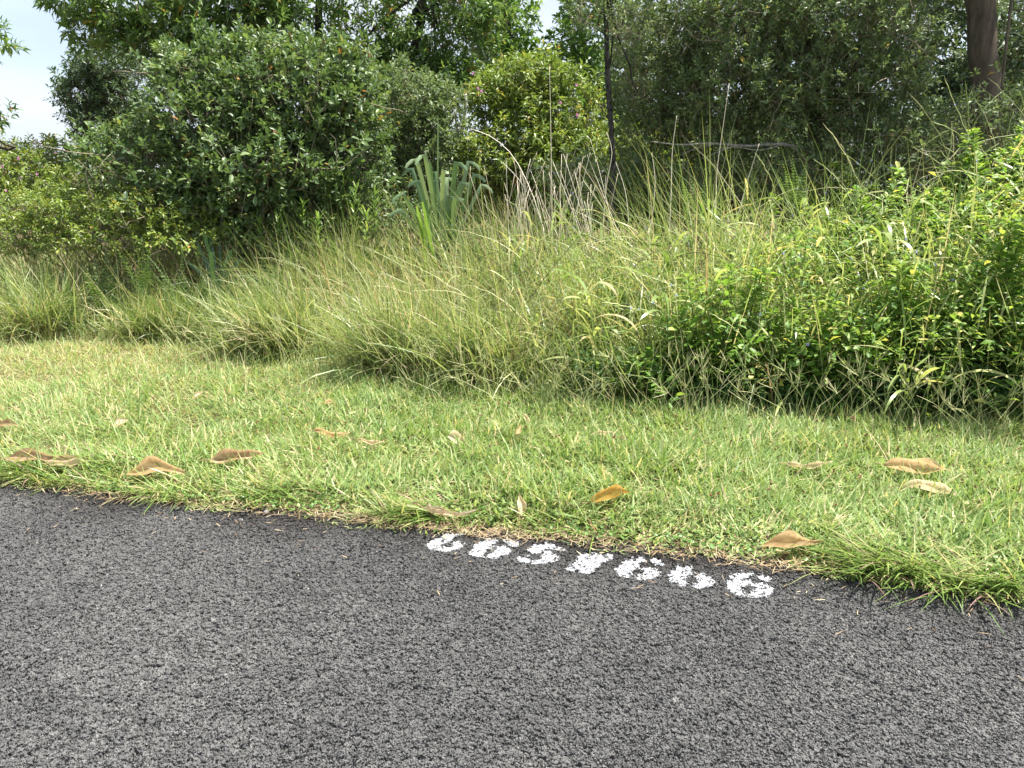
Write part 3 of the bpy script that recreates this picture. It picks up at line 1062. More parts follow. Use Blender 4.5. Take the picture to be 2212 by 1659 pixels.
    # tree in the middle with a dark bent trunk
    b = base_at(880, 13)
    t1 = [b, P(885, 300, 13), P(890, 140, 13), P(908, 60, 13), P(918, -40, 13), P(935, -200, 13)]
    shrub('leaning_tree', 'green tree with a dark bent trunk behind the big shrub', 'tree', 880, 13,
          [(960, 100, 13, 110, 50, .8, 200), (850, 60, 13.2, 55, 65, .7, 90), (1010, 30, 13.2, 90, 45, .8, 220), (900, 180, 13, 120, 55, .8, 330), (1000, 180, 12.8, 80, 40, .6, 180),
           (930, -100, 13, 200, 80, 1, 200), (760, 150, 13, 70, 50, .6, 120)],
          LANCE_FAR, 'long_leaf', 0.14, 140, n_branch=10, branch_r=0.035, bark='bark_dark', trunk=[(t1, 0.085, 0.05)], k=9, sprig=0.2, aspect=0.36)

    # small-leaved tree, right
    b = base_at(1770, 9.6)
    t1 = [b, P(1765, 330, 9.6), P(1752, 200, 9.6), P(1738, 60, 9.6), P(1720, -120, 9.6)]
    root = shrub('small_leaved_tree', 'large dense dark green small-leaved tree right of the black trunk', 'tree', 1770, 9.6,
                 [(1450, 60, 9.8, 130, 110, .8, 650), (1430, 200, 9.8, 90, 90, .7, 430), (1600, 60, 9.3, 150, 120, .8, 800), (1590, 200, 9.2, 150, 90, .8, 700), (1760, 40, 9.1, 150, 110, .7, 650),
                  (1740, 170, 9.0, 140, 80, .6, 420), (1880, 80, 9.2, 110, 130, .7, 560), (1900, 190, 9.2, 110, 60, .6, 300), (1550, 280, 9.4, 170, 60, .7, 420), (1850, 270, 9.3, 150, 50, .6, 260),
                  (1600, -110, 9.6, 300, 110, 1.2, 500), (1850, -110, 9.6, 220, 110, 1.1, 380), (1390, 300, 10, 70, 60, .6, 160)],
                 OVAL_FAR, 'small_leaf', 0.075, 150, n_branch=16, branch_r=0.03, bark='bark_brown', trunk=[(t1, 0.11, 0.08)], k=8, sprig=0.13, aspect=0.44, parts=220, bare=26)

    # thick trunk at right
    b = base_at(2135, 9.6)
    t1 = [b, P(2128, 250, 9.6), P(2122, 100, 9.6), P(2120, 0, 9.6), P(2120, -150, 9.6), P(2110, -330, 9.6)]
    shrub('tall_tree', 'tall tree with a thick straight grey-brown trunk at upper right', 'tree', 2135, 9.6,
          [(2110, -230, 10, 330, 110, 1.6, 800), (2330, 20, 10.5, 150, 160, 1, 280), (1980, 10, 11.5, 90, 100, .8, 260), (2200, 100, 12, 110, 90, .8, 260)],
          LANCE_FAR, 'dark_tree', 0.13, 160, n_branch=6, branch_r=0.05, bark='bark_brown', trunk=[(t1, 0.165, 0.14)], k=8, sprig=0.2, aspect=0.36)
    # thin liana beside it
    # black slender trunk
    b = base_at(1322, 8.9)
    b = np.array(P(1326, 480, 8.9))
    b[2] = H1(b[0], 8.9)
    t1 = [b, P(1322, 360, 8.9), P(1318, 240, 8.9), P(1313, 140, 8.9), P(1309, 60, 8.9), P(1305, -60, 8.9), P(1300, -200, 8.9)]
    shrub('charred_tree', 'slender black charred trunk rising in the middle right', 'tree', 1322, 8.9,
          [(1320, -120, 8.9, 160, 80, .9, 260), (1260, 20, 9.0, 50, 50, .5, 70), (1350, 60, 9.0, 50, 60, .5, 110), (1370, 170, 9.2, 45, 60, .4, 80)],
          OVAL_FAR, 'small_leaf', 0.06, 170, n_branch=9, branch_r=0.014, bark='bark_burnt', trunk=[(t1, 0.034, 0.024)], k=9, sprig=0.14, aspect=0.35)

    # yellow-green flowering shrub in the middle
    root = shrub('flowering_shrub', 'tall yellow-green shrub with pink flowers in the middle', 'shrub', 1130, 11.6,
                 [(1120, 190, 11.6, 100, 50, .6, 330), (1180, 170, 11.7, 75, 45, .5, 190), (1070, 215, 11.5, 60, 40, .5, 130), (1150, 270, 11.5, 110, 60, .6, 300), (1090, 340, 11.2, 110, 70, .6, 300),
                  (1210, 350, 11.2, 100, 70, .6, 280), (1250, 250, 11.6, 60, 70, .5, 150), (1030, 360, 11, 60, 60, .5, 150)],
                 LANCE_FAR, 'yellow_shrub', 0.11, 180, n_branch=16, branch_r=0.018, bark='bark_brown', k=9, sprig=0.16, aspect=0.36, droop=0.25, parts=90)
    flowers_on(root, [P(x, y, 10.95) for x, y in ((1032, 192), (1040, 198), (1004, 238), (1245, 185), (1247, 250), (1075, 346), (1000, 380), (1045, 405), (1022, 160), (1210, 222))],
               M['pink_petal'], 0.030, 181)

    # dead snag
    b = base_at(1000, 10.9)
    root = empty('dead_snag', b, 'pale grey broken dead trunk between the dark shrub and the yellow-green shrub', 'dead tree')
    limb(root, 'trunk', [b - np.array([0, 0, .05]), P(994, 340, 10.9), P(1003, 262, 10.9), P(1005, 203, 10.9)], 0.030, 0.020, M['bark_grey'], n=10, sides=8, wob=0.006)
    limb(root, 'broken_stub', [P(991, 300, 10.9), P(985, 262, 10.85), P(983, 238, 10.85)], 0.02, 0.012, M['bark_grey'], n=6, sides=7)
    # dark shrub between
    shrub('dark_shrub', 'dark glossy shrub between the big shrub and the strap-leaved plant', 'shrub', 880, 10.6,
          [(880, 220, 10.6, 90, 70, .6, 330), (910, 310, 10.5, 90, 70, .6, 330), (840, 320, 10.5, 70, 80, .6, 260), (950, 250, 10.7, 60, 80, .5, 200), (900, 400, 10.4, 120, 50, .6, 230)],
          OVAL_FAR, 'small_leaf', 0.085, 190, n_branch=12, branch_r=0.02, bark='bark_dark', k=8, sprig=0.14, parts=50)

    # the big glossy shrub on the left
    shrub('glossy_shrub', 'big rounded shrub with glossy oval leaves filling the upper left', 'shrub', 560, 9.6,
          [(500, 170, 9.6, 170, 70, .8, 620), (390, 180, 9.6, 70, 40, .5, 50), (470, 280, 9.2, 165, 90, .8, 700), (300, 300, 9.4, 70, 35, .5, 60), (640, 230, 9.3, 160, 110, .8, 820), (740, 190, 9.6, 95, 90, .6, 330),
           (560, 370, 8.9, 190, 90, .8, 720), (720, 360, 9.2, 110, 110, .7, 420), (330, 370, 9.0, 140, 75, .7, 260), (480, 450, 8.8, 190, 55, .6, 330), (240, 330, 9.3, 80, 35, .5, 90), (770, 300, 9.4, 70, 90, .5, 200),
           (600, 130, 9.7, 140, 40, .5, 180)],
          OVAL, 'gloss_shrub', 0.095, 200, n_branch=26, branch_r=0.022, bark='bark_brown', k=8, sprig=0.17, aspect=0.44, parts=290, bare=22, open_base=75, open_tip=25, up=0.7)

    # low bushes at the left
    root = shrub('flowering_bush', 'low yellow-green bush with pink flowers at the left edge', 'shrub', 40, 11,
                 [(20, 380, 11, 100, 60, .7, 380), (100, 340, 11.5, 70, 30, .5, 150), (-60, 360, 11, 90, 70, .7, 220), (40, 450, 10.6, 130, 40, .6, 260)],
                 LANCE_FAR, 'yellow_shrub', 0.085, 210, n_branch=10, branch_r=0.014, bark='bark_brown', k=9, sprig=0.13, aspect=0.4, parts=50)
    flowers_on(root, [P(x, y, 10.2) for x, y in ((40, 343), (45, 385), (14, 412), (80, 376), (5, 360), (120, 330))], M['pink_petal'], 0.028, 211)
    root = shrub('low_bush', 'loose low yellow-green bush with white flowers below the big shrub', 'shrub', 260, 9.4,
                 [(200, 455, 8.8, 130, 42, .6, 330), (330, 465, 8.6, 130, 40, .6, 330), (90, 465, 9.0, 110, 42, .6, 260), (430, 495, 8.6, 90, 36, .5, 170), (200, 400, 9.6, 90, 40, .5, 200), (60, 515, 8.7, 120, 34, .4, 180), (240, 515, 8.4, 130, 32, .4, 180), (400, 525, 8.3, 110, 30, .4, 140)],
                 LANCE_FAR, 'yellow_shrub', 0.07, 215, n_branch=12, branch_r=0.01, bark='twig', k=9, sprig=0.14, aspect=0.42, parts=60, bare=8)
    flowers_on(root, [P(x, y, 8.5) for x, y in ((108, 469), (118, 466), (190, 476), (213, 476), (352, 480), (570, 498), (582, 518), (160, 492), (480, 500), (300, 440))],
               M['white_petal'], 0.032, 216)
    shrub('low_bush', 'shaded low leafy scrub under the right half of the big shrub', 'shrub', 640, 8.7,
          [(560, 500, 8.7, 120, 45, .5, 230), (700, 470, 8.9, 120, 50, .5, 230), (820, 470, 9.0, 100, 50, .5, 200), (620, 440, 9.2, 130, 50, .5, 200)],
          OVAL_FAR, 'gloss_shrub', 0.075, 218, n_branch=10, branch_r=0.01, bark='bark_dark', k=8, sprig=0.15, parts=20)
    # low leafy scrub filling behind the tall grass
    shrub('low_bush', 'shaded leafy scrub under the small-leaved tree', 'shrub', 1600, 9.2,
          [(1480, 390, 9.4, 160, 60, .6, 420), (1700, 380, 9, 170, 60, .6, 420), (1300, 400, 9.6, 130, 70, .6, 340), (1900, 330, 9, 150, 80, .6, 420), (2120, 300, 9, 150, 110, .7, 500)],
          OVAL_FAR, 'small_leaf', 0.075, 220, n_branch=14, branch_r=0.012, bark='bark_dark', k=8, sprig=0.15, parts=40, bare=16)

    # thicket closing the view near the ground
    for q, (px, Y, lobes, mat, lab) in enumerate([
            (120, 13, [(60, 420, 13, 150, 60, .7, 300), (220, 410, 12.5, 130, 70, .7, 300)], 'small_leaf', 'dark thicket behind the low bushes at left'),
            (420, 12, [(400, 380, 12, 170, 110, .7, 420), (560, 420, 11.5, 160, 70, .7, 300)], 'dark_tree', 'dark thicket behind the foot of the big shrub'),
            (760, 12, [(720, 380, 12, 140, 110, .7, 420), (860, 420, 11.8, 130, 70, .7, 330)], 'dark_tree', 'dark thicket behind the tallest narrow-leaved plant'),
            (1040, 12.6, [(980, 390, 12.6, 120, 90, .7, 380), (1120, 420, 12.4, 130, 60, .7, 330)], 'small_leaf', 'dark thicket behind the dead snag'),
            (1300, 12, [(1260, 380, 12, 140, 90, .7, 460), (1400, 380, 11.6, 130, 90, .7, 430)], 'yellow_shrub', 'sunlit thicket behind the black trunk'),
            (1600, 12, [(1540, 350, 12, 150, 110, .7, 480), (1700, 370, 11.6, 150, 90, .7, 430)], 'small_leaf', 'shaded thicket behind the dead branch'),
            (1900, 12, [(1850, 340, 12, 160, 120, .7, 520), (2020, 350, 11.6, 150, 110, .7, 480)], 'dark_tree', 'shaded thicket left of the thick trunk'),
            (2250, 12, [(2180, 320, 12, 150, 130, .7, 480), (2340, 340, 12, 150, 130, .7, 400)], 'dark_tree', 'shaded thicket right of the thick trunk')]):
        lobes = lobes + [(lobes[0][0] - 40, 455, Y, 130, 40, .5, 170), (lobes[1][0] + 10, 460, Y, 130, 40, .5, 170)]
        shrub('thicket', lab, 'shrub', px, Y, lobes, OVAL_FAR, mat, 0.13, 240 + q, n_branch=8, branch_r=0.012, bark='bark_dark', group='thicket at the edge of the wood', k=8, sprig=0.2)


woods()


def undergrowth():
    """leaves carpeting the foot of the right-hand weeds"""
    r = RNG(91)
    n = 13000
    px = r.uniform(1230, 2330, n)
    x = np.empty(n)
    y = np.empty(n)
    front = np.interp(px, [1230, 1400, 1800, 2212, 2330], [868, 880, 905, 928, 935])
    for i in range(n):
        g = G(px[i], front[i], 0.05)
        x[i], y[i] = g[0], g[1]
    y = y + 0.06 + r.random(n) ** 1.3 * 1.9
    x = x * (y / np.maximum(y - 0.9, 1)) * 0.9
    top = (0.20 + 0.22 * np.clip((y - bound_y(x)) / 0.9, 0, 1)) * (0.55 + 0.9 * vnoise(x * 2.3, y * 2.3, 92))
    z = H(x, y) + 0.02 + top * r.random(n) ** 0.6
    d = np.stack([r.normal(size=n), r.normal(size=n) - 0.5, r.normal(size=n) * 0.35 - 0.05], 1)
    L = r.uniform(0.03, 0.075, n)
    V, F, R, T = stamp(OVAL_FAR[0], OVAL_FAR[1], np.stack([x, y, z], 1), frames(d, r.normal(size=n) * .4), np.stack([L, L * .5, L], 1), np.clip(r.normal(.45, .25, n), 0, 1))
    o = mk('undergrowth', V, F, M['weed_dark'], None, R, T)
    tag(o, 'dark small-leaved undergrowth at the foot of the right-hand weeds', 'undergrowth', kind='stuff')


undergrowth()


def power_lines():
    for i, (y0, y1) in enumerate(((262, 280), (284, 310))):
        Y = 32
        a, b = P(-700, y0 - 12, Y), P(900, y1 + 60, Y + 4)
        root_pts = [a * (1 - t) + b * t - np.array([0, 0, 1.2 * t * (1 - t)]) for t in np.linspace(0, 1, 16)]
        V, F = tube(root_pts, 0.022, 5)
        o = mk('power_line', V, F, M['wire'])
        tag(o, ('upper' if i == 0 else 'lower') + ' thin power line crossing the sky at left', 'wire', 'overhead wires')


power_lines()


# ------------------------------------------------------------------ tall grass
def tall_grass():
    r = RNG(31)
    A = Acc()
    N = 30000
    x = r.uniform(-9, 6.5, N)
    off = r.random(N) ** 1.25 * 3.2
    y = bound_y(x) + off + 0.25 * (vnoise(x * 1.5, x * 0, 33) - 0.5)
    # keep what the picture can show
    patch = vnoise(x * 1.1, y * 1.1, 34)
    keep = (np.abs(x) < 0.72 * y + 0.8) & (r.random(N) < np.clip(0.05 + 1.5 * patch, 0, 1))
    right = np.clip((x - 0.8) / 1.5, 0, 1)
    keep &= r.random(N) > right * 0.6
    x, y, off, patch = x[keep], y[keep], off[keep], patch[keep]
    n = len(x)
    base = np.stack([x, y, H(x, y) - 0.01], 1)
    hgt = (0.32 + 0.50 * np.clip(off / 1.1, 0, 1)) * (1 - 0.2 * np.clip((-x - 2.5) / 2, 0, 1)) * (1 + 0.2 * np.clip((x + 1.5) / 1.5, 0, 1))
    right = np.clip((x - 0.5) / 1.2, 0, 1)
    L = hgt * r.uniform(0.6, 1.45, n) * (0.75 + 0.5 * patch) * (1 + 0.35 * right)
    az = r.normal(-PI / 2, 1.3, n)
    flow = vnoise(x * 0.9, y * 0.9, 35) * 2 * PI
    az = np.where(r.random(n) < 0.55, PI + 0.35 + 0.5 * (flow - PI) / PI + r.normal(size=n) * 0.5, r.uniform(0, 6.28, n))
    tilt = np.abs(r.normal(0.42, 0.34, n))
    bend = np.where(r.random(n) < 0.35, r.uniform(-0.1, 0.4, n), r.uniform(0.2, 2.0, n))
    V, F, T = blades(base, az, L, 0.005 + 0.010 * r.random(n) ** 1.8, tilt, bend, 5, r.normal(size=n) * 0.8)
    V = lift(V)
    rn = np.clip(r.beta(1.1, 1.3, n) * 0.95 + 0.45 * (vnoise(x * 1.3, y * 1.3, 36) - 0.5), 0, 1)
    A.add(V.reshape(-1, 3), F, np.repeat(rn, 11), T.ravel())
    # straw-coloured and reddish stems crossing at all angles
    n = 1500
    x = r.uniform(-7, 5, n)
    y = bound_y(x) + 0.1 + r.random(n) * 2.4
    base = np.stack([x, y, H(x, y)], 1)
    V, F, T = blades(base, r.uniform(0, 6.28, n), r.uniform(0.5, 1.15, n), r.uniform(.003, .006, n), np.abs(r.normal(.4, .3, n)), r.uniform(-.1, .6, n), 5)
    A.add(lift(V).reshape(-1, 3), F, np.repeat(np.where(r.random(n) < .8, r.uniform(.8, .95, n), 1.0), 11), T.ravel())
    o = A.build('tall_grass', M['tall'])
    tag(o, 'mass of tall yellow-green grass along the back of the mown strip', 'grass', kind='stuff')


tall_grass()


def tussock(px, py, top, spread, n, label, mat='tall', lean=0.0, seed=0, wide=(0.005, 0.011)):
    r = RNG(400 + seed)
    g = G(px, py, 0.05)
    y0 = g[1]
    b = np.array([g[0], y0, H1(g[0], y0)])
    base = b + np.stack([r.normal(size=n) * spread * 0.35, r.normal(size=n) * spread * 0.25, np.zeros(n)], 1)
    base[:, 2] = H(base[:, 0], base[:, 1]) - 0.01
    az = r.uniform(0, 2 * PI, n)
    if lean:
        az = np.where(r.random(n) < 0.6, lean + r.normal(size=n) * 0.7, az)
    L = top * r.uniform(0.65, 1.25, n)
    w = wide[0] + (wide[1] - wide[0] + .004) * r.random(n) ** 1.6
    V, F, T = blades(base, az, L, w, np.abs(r.normal(0.45, 0.32, n)), np.where(r.random(n) < .35, r.uniform(-.1, .4, n), r.uniform(0.3, 1.5, n)), 6, r.normal(size=n) * 0.7)
    V = lift(V) - b
    rn = np.clip(r.beta(1.1, 1.3, n), 0, 1)
    o = mk('grass_tussock', V.reshape(-1, 3), F, M[mat], None, np.repeat(rn, 13), T.ravel())
    o.location = b
    tag(o, label, 'grass', 'arching grass tussocks along the mown strip')


for q, a in enumerate([
        (620, 760, 0.72, 0.55, 1000, 'large arching grass tussock left of centre bending over the mown strip', 'tall', -2.3),
        (880, 800, 0.80, 0.55, 1100, 'pale green arching tussock in the centre leaning to the left', 'tall', -2.7),
        (1060, 820, 0.75, 0.50, 800, 'dense green tussock just right of the picture centre', 'tall', -2.4),
        (340, 730, 0.55, 0.5, 700, 'low yellowish tussock at left below the ferns', 'tall', -1.2),
        (90, 725, 0.75, 0.5, 700, 'grey-green upright tussock at the far left edge', 'tall', 0),
        (1270, 790, 0.85, 0.4, 500, 'tall green tussock beside the dark weed on the right of centre', 'tall', -2.0),
        (760, 690, 0.9, 0.6, 900, 'tall pale tussock behind the large arching one', 'tall', -2.6),
        (1130, 680, 1.0, 0.6, 900, 'tall tussock below the dead pale canes', 'tall', -2.5)]):
    tussock(*a, seed=q)


# ------------------------------------------------------------------ broad-leaved grass plants
def broad_grass(px, py, h, label, seed, nl=16, yoff=0.0):
    r = RNG(500 + seed)
    g = G(px, py, 0.05)
    b = np.array([g[0], g[1] + yoff, H1(g[0], g[1] + yoff)])
    root = empty('broad_leaved_grass', b, label, 'grass', 'broad-leaved grass plants among the weeds')
    nst = 3
    for s in range(nst):
        az = r.uniform(0, 6.28)
        tip = np.array([math.cos(az) * 0.18, math.sin(az) * 0.18 - 0.1, h * r.uniform(0.75, 1.05)])
        st = np.array([math.cos(az) * .05, math.sin(az) * .05, -0.02])
        path = curve([st, tip * 0.5 + st * .5 + np.array([0, 0, .05]), tip], 8)
        V, F = tube(path, np.linspace(0.004, 0.002, 8), 4)
        mk('stem', V, F, M['stem_green'], root, smooth=True)
        k = nl // nst
        for i in range(k):
            f = 0.3 + 0.7 * (i + r.random()) / k
            p = path[min(7, int(f * 7.99))][None]
            V, F, T = blades(p, np.array([r.uniform(0, 6.28) if r.random() < .5 else r.normal(-1.6, 0.9)]), np.array([r.uniform(0.25, 0.50)]), np.array([r.uniform(0.016, 0.030)]),
                             np.array([r.uniform(0.4, 0.9)]), np.array([r.uniform(0.7, 2.2)]), 7, np.array([r.normal() * .6]), prof=lambda s: 0.35 + 1.6 * s * (1 - s) * 1.6 if s < .99 else 0.1)
            mk('leaf', V.reshape(-1, 3), F, M['broad'], root, np.full(15, np.clip(r.normal(.5, .25), 0, 1)), T.ravel(), smooth=True)


for q, (px, py, h, lab) in enumerate([
        (1310, 860, 0.75, 'broad-leaved grass at the foot of the first dark weed'), (1390, 800, 0.95, 'broad-leaved grass with one very wide upright blade right of centre'),
        (1480, 760, 1.05, 'broad-leaved grass behind the leafy weed clump'), (1560, 700, 1.15, 'tall bright broad-leaved grass right of the dead canes'),
        (1700, 850, 0.95, 'drooping pale broad-leaved grass in the middle of the weeds'), (1790, 830, 1.05, 'drooping broad-leaved grass with yellowing tips, right of the pale one'),
        (1630, 640, 1.2, 'tall bright broad-leaved grass under the horizontal dead branch'), (2010, 800, 1.1, 'broad-leaved grass half hidden in the right weeds'),
        (1960, 905, 0.42, 'short bent broad-leaved grass at the edge of the mown strip'), (2180, 760, 1.2, 'broad-leaved grass at the right edge of the picture'),
        (1180, 720, 0.95, 'broad-leaved grass beside the tussock under the canes'), (1730, 760, 1.25, 'broad-leaved grass standing between the drooping ones and the sunlit weed'),
        (1870, 850, 1.0, 'broad-leaved grass in front of the tall yellow-green weed'), (1460, 850, 0.8, 'broad-leaved grass at the left foot of the leafy weed clump'),
        (2120, 690, 1.75, 'tallest broad-leaved grass behind the right-hand weeds'), (2215, 700, 1.95, 'tall broad-leaved grass rising at the upper right edge'),
        (1950, 680, 1.5, 'tall broad-leaved grass behind the front spike weed')]):
    broad_grass(px, py, h, lab, q, nl=18 if q != 8 else 9)


def bank_blades():
    """loose broad blades and leafy shoots through the right-hand bank"""
    r = RNG(95)
    n = 3700
    px = r.uniform(1080, 2330, n)
    Y = r.uniform(0, 1, n) ** 1.2 * 2.4
    x0 = np.array([P(q, 600, 6.2)[0] for q in px])
    y = bound_y(x0) + 0.15 + Y
    x = x0 * y / 6.2
    top = np.interp(px, [1080, 1300, 1700, 2000, 2212, 2330], [0.75, 0.85, 1.05, 1.35, 1.75, 1.8]) * np.clip(0.45 + Y / 1.3, 0, 1)
    z = H(x, y) + top * (0.1 + 0.9 * r.random(n) ** 0.8) * (0.6 + 0.5 * vnoise(x * 2, y * 2, 96))
    V, F, T = blades(np.stack([x, y, z], 1), r.uniform(0, 6.28, n), r.uniform(.14, .38, n), .005 + .013 * r.random(n) ** 1.6, r.uniform(.1, 1.2, n), r.uniform(-.1, 1.1, n), 5, r.normal(size=n) * .7,
                     prof=lambda s: 0.35 + 1.6 * s * (1 - s) * 1.6)
    m = 9500
    px2 = r.uniform(1250, 2350, m)
    Y2 = r.random(m) * 2.2
    xx = np.array([P(q, 600, 6.2)[0] for q in px2])
    yy = bound_y(xx) + 0.12 + Y2
    xx = xx * yy / 6.2
    tp = np.interp(px2, [1250, 1500, 1700, 2000, 2150, 2350], [0.55, 0.8, 1.0, 1.4, 1.85, 2.0]) * np.clip(0.5 + Y2 / 1.2, 0, 1) * (0.55 + 0.6 * vnoise(xx * 2.6, yy * 2.6, 98))
    zz = H(xx, yy) + tp * r.random(m) ** 0.55
    dd = np.stack([r.normal(size=m), r.normal(size=m), r.normal(size=m) * .3], 1)
    LL = r.uniform(.03, .085, m)
    Vl, Fl, Rl, Tl = stamp(OVAL_FAR[0], OVAL_FAR[1], np.stack([xx, yy, zz], 1), frames(dd, r.normal(size=m) * .4), np.stack([LL, LL * r.uniform(.4, .6, m), LL], 1),
                           np.clip(r.normal(.62, .25, m), 0, 1))
    q = mk('bank_leaf', Vl, Fl, M['weed'], None, Rl, Tl)
    tag(q, 'small yellow-green leaves crowding the right-hand bank', 'foliage', kind='stuff')
    o = mk('bank_grass', V.reshape(-1, 3), F, M['broad'], None, np.repeat(np.clip(r.beta(1.3, 1.4, n), 0, 1), 11), T.ravel(), smooth=True)
    tag(o, 'loose tangle of broad grass blades through the right-hand bank', 'grass', kind='stuff')


bank_blades()


# ------------------------------------------------------------------ weeds with long flower spikes
def spike_weed(px, py, height, label, seed, n_stem=24, spread=0.45, leafy=1.0, spikes=12, flowers=5, parts=45, dark_low=True, lean=(0, 0), spike_len=(0.18, 0.5), leaf=0.078, py_depth=None):
    r = RNG(600 + seed)
    g = G(px, py, 0.05)
    b = np.array([g[0], g[1], H1(g[0], g[1])])
    root = empty('spike_weed', b, label, 'weed', 'weeds with long flower spikes')
    LP, LD, LS, LZ = [], [], [], []
    tips = []
    for i in range(n_stem):
        az = r.uniform(0, 2 * PI)
        rad = spread * math.sqrt(r.random())
        h = height * r.uniform(0.55, 1.0) * (1 - 0.35 * (rad / spread) ** 2)
        top = np.array([math.cos(az) * rad + lean[0], math.sin(az) * rad * .8 + lean[1], h])
        st = np.array([math.cos(az) * rad * .25, math.sin(az) * rad * .25, -0.03])
        mid = st * .5 + top * .5 + np.array([r.normal() * .05, r.normal() * .05, 0.1 * h])
        path = curve([st, mid, top], 10)
        V, F = tube(path, np.linspace(0.0045, 0.0016, 10), 4)
        mk('stem', V, F, M['stem_dark'], root, smooth=True)
        tips.append((path[-1], unit(path[-1] - path[-3])))
        # leaf pairs up the stem and on short side shoots
        nn = int(h / 0.024 * leafy)
        for j in range(nn):
            f = 0.12 + 0.86 * (j + r.random() * .6) / nn
            q = f * 9
            a = min(int(q), 8)
            p = path[a] * (1 - q + a) + path[a + 1] * (q - a)
            ax = unit(path[a + 1] - path[a])
            ph = j * PI / 2 + r.normal() * .4
            for sgn in (0, PI):
                d = fib_dirs(ax[None], np.array([r.uniform(0.9, 1.4)]), np.array([ph + sgn]))[0]
                side = r.uniform(0.0, 0.14) * (1.15 - f)
                LP.append(p + d * side)
                LD.append(d + np.array([0, 0, r.uniform(-0.25, 0.25)]))
                LS.append(leaf * r.uniform(0.55, 1.25) * (1.1 - 0.35 * f))
                LZ.append(f * h / height)
    LP, LD, LS, LZ = np.array(LP), np.array(LD), np.array(LS), np.array(LZ)
    n = len(LP)
    Rm = frames(LD, r.normal(size=n) * .35)
    sc = np.stack([LS, LS * r.uniform(.45, .62, n), LS], 1)
    rnd = np.clip(0.30 + 0.4 * LZ + r.normal(size=n) * .18, 0, 0.97)
    single = np.zeros(n, bool)
    near = np.argsort(LP[:, 1])[: n // 4]
    single[r.choice(near, min(parts, len(near)), replace=False)] = True
    V, F, R, T = stamp(OVAL[0], OVAL[1], LP[~single], Rm[~single], sc[~single], rnd[~single])
    o = mk('foliage', V, F, M['weed'], root, R, T)
    o['kind'] = 'stuff'
    for q in np.where(single)[0]:
        lo = bpy.data.objects.new('leaf', WEED_LEAF[min(5, int(rnd[q] * 6.2))])
        COL.objects.link(lo)
        lo.parent = root
        Mx = Matrix([[Rm[q, c, rr] * sc[q, c] for c in range(3)] for rr in range(3)]).to_4x4()
        Mx.translation = Vector(LP[q])
        lo.matrix_local = Mx
    # flower spikes: thin, knobbly, arching from the tips
    order = r.permutation(len(tips))
    for i in range(spikes):
        p, d = tips[order[i % len(tips)]]
        if i >= len(tips):
            p = p - d * r.uniform(0.05, 0.2)
        L = r.uniform(*spike_len)
        d0 = unit(d + r.normal(size=3) * np.array([.55, .4, .25]))
        bendv = unit(np.array([r.normal(), r.normal() * .6, -0.2])) * L * r.uniform(0.1, 0.45)
        m = 14
        s = np.linspace(0, 1, m)[:, None]
        path = p + d0 * L * s + bendv * s ** 2
        path += r.normal(size=path.shape) * 0.0028
        rad = np.where(np.arange(m) % 2, 0.0038, 0.0025)
        rad[-1] = 0.0008
        V, F = tube(path, rad, 4)
        sp = mk('flower_spike', V, F, M['spike'], root, np.full(len(V), r.uniform(0.2, 1.0)), np.zeros(len(V)))
        if i < flowers:
            c = path[int(m * r.uniform(0.35, 0.9))]
            k = 5
            az = np.arange(k) * 2 * PI / k
            fw = unit(np.array([r.normal() * .5, -1, .4]))[None]
            dd = fib_dirs(np.repeat(fw, k, 0), np.full(k, 1.1), az)
            V, F, R, T = stamp(OVAL_FAR[0], OVAL_FAR[1], np.zeros((k, 3)), frames(dd, np.zeros(k)), np.stack([np.full(k, .013), np.full(k, .012), np.full(k, .012)], 1), r.random(k))
            fo = mk('flower', V, F, M['blue_petal'], sp, R, T)
            fo.location = c


def wiry_stems():
    """arching dark wiry stems and pale spikes crossing over the bank"""
    r = RNG(97)
    for k in range(2):
        A = Acc()
        for i in range(150 if k else 110):
            px = r.uniform(1350, 2280) if r.random() < .8 else r.uniform(950, 1400)
            Y = r.uniform(5.3, 7.2)
            x = P(px, 600, Y)[0]
            top = np.interp(px, [950, 1300, 1700, 2000, 2280], [0.8, 0.9, 1.1, 1.4, 1.8])
            p = np.array([x, Y, H1(x, Y) + top * r.uniform(.35, .95)])
            L = r.uniform(.35, .9)
            az = r.uniform(0, 6.28)
            d = np.array([math.cos(az), math.sin(az) * .5, r.uniform(.2, 1.1)])
            d = unit(d)
            m = 12
            s = np.linspace(0, 1, m)[:, None]
            sag = np.array([r.normal() * .15, r.normal() * .1, -r.uniform(.1, .75)])
            path = p + d * L * s + sag * L * s ** 2 + r.normal(size=(m, 3)) * .004
            V, F = tube(path, np.linspace(.0026, .0012, m) * (1 if k else 1.1), 3)
            A.add(V, F, r.uniform(.35, 1.0))
        o = A.build('wiry_stem', M['spike'] if k else M['stem_dark'])
        tag(o, 'tangle of pale arching spikes over the right-hand bank' if k else 'tangle of dark wiry stems through the right-hand bank', 'stem', kind='stuff')


wiry_stems()

WEED_LEAF = []
for q in range(6):
    _o = mk('leaf', OVAL[0], OVAL[1], M['weed'], None, np.full(8, 0.10 + 0.16 * q), OVAL[0][:, 0])
    WEED_LEAF.append(_o.data)
    bpy.data.objects.remove(_o)

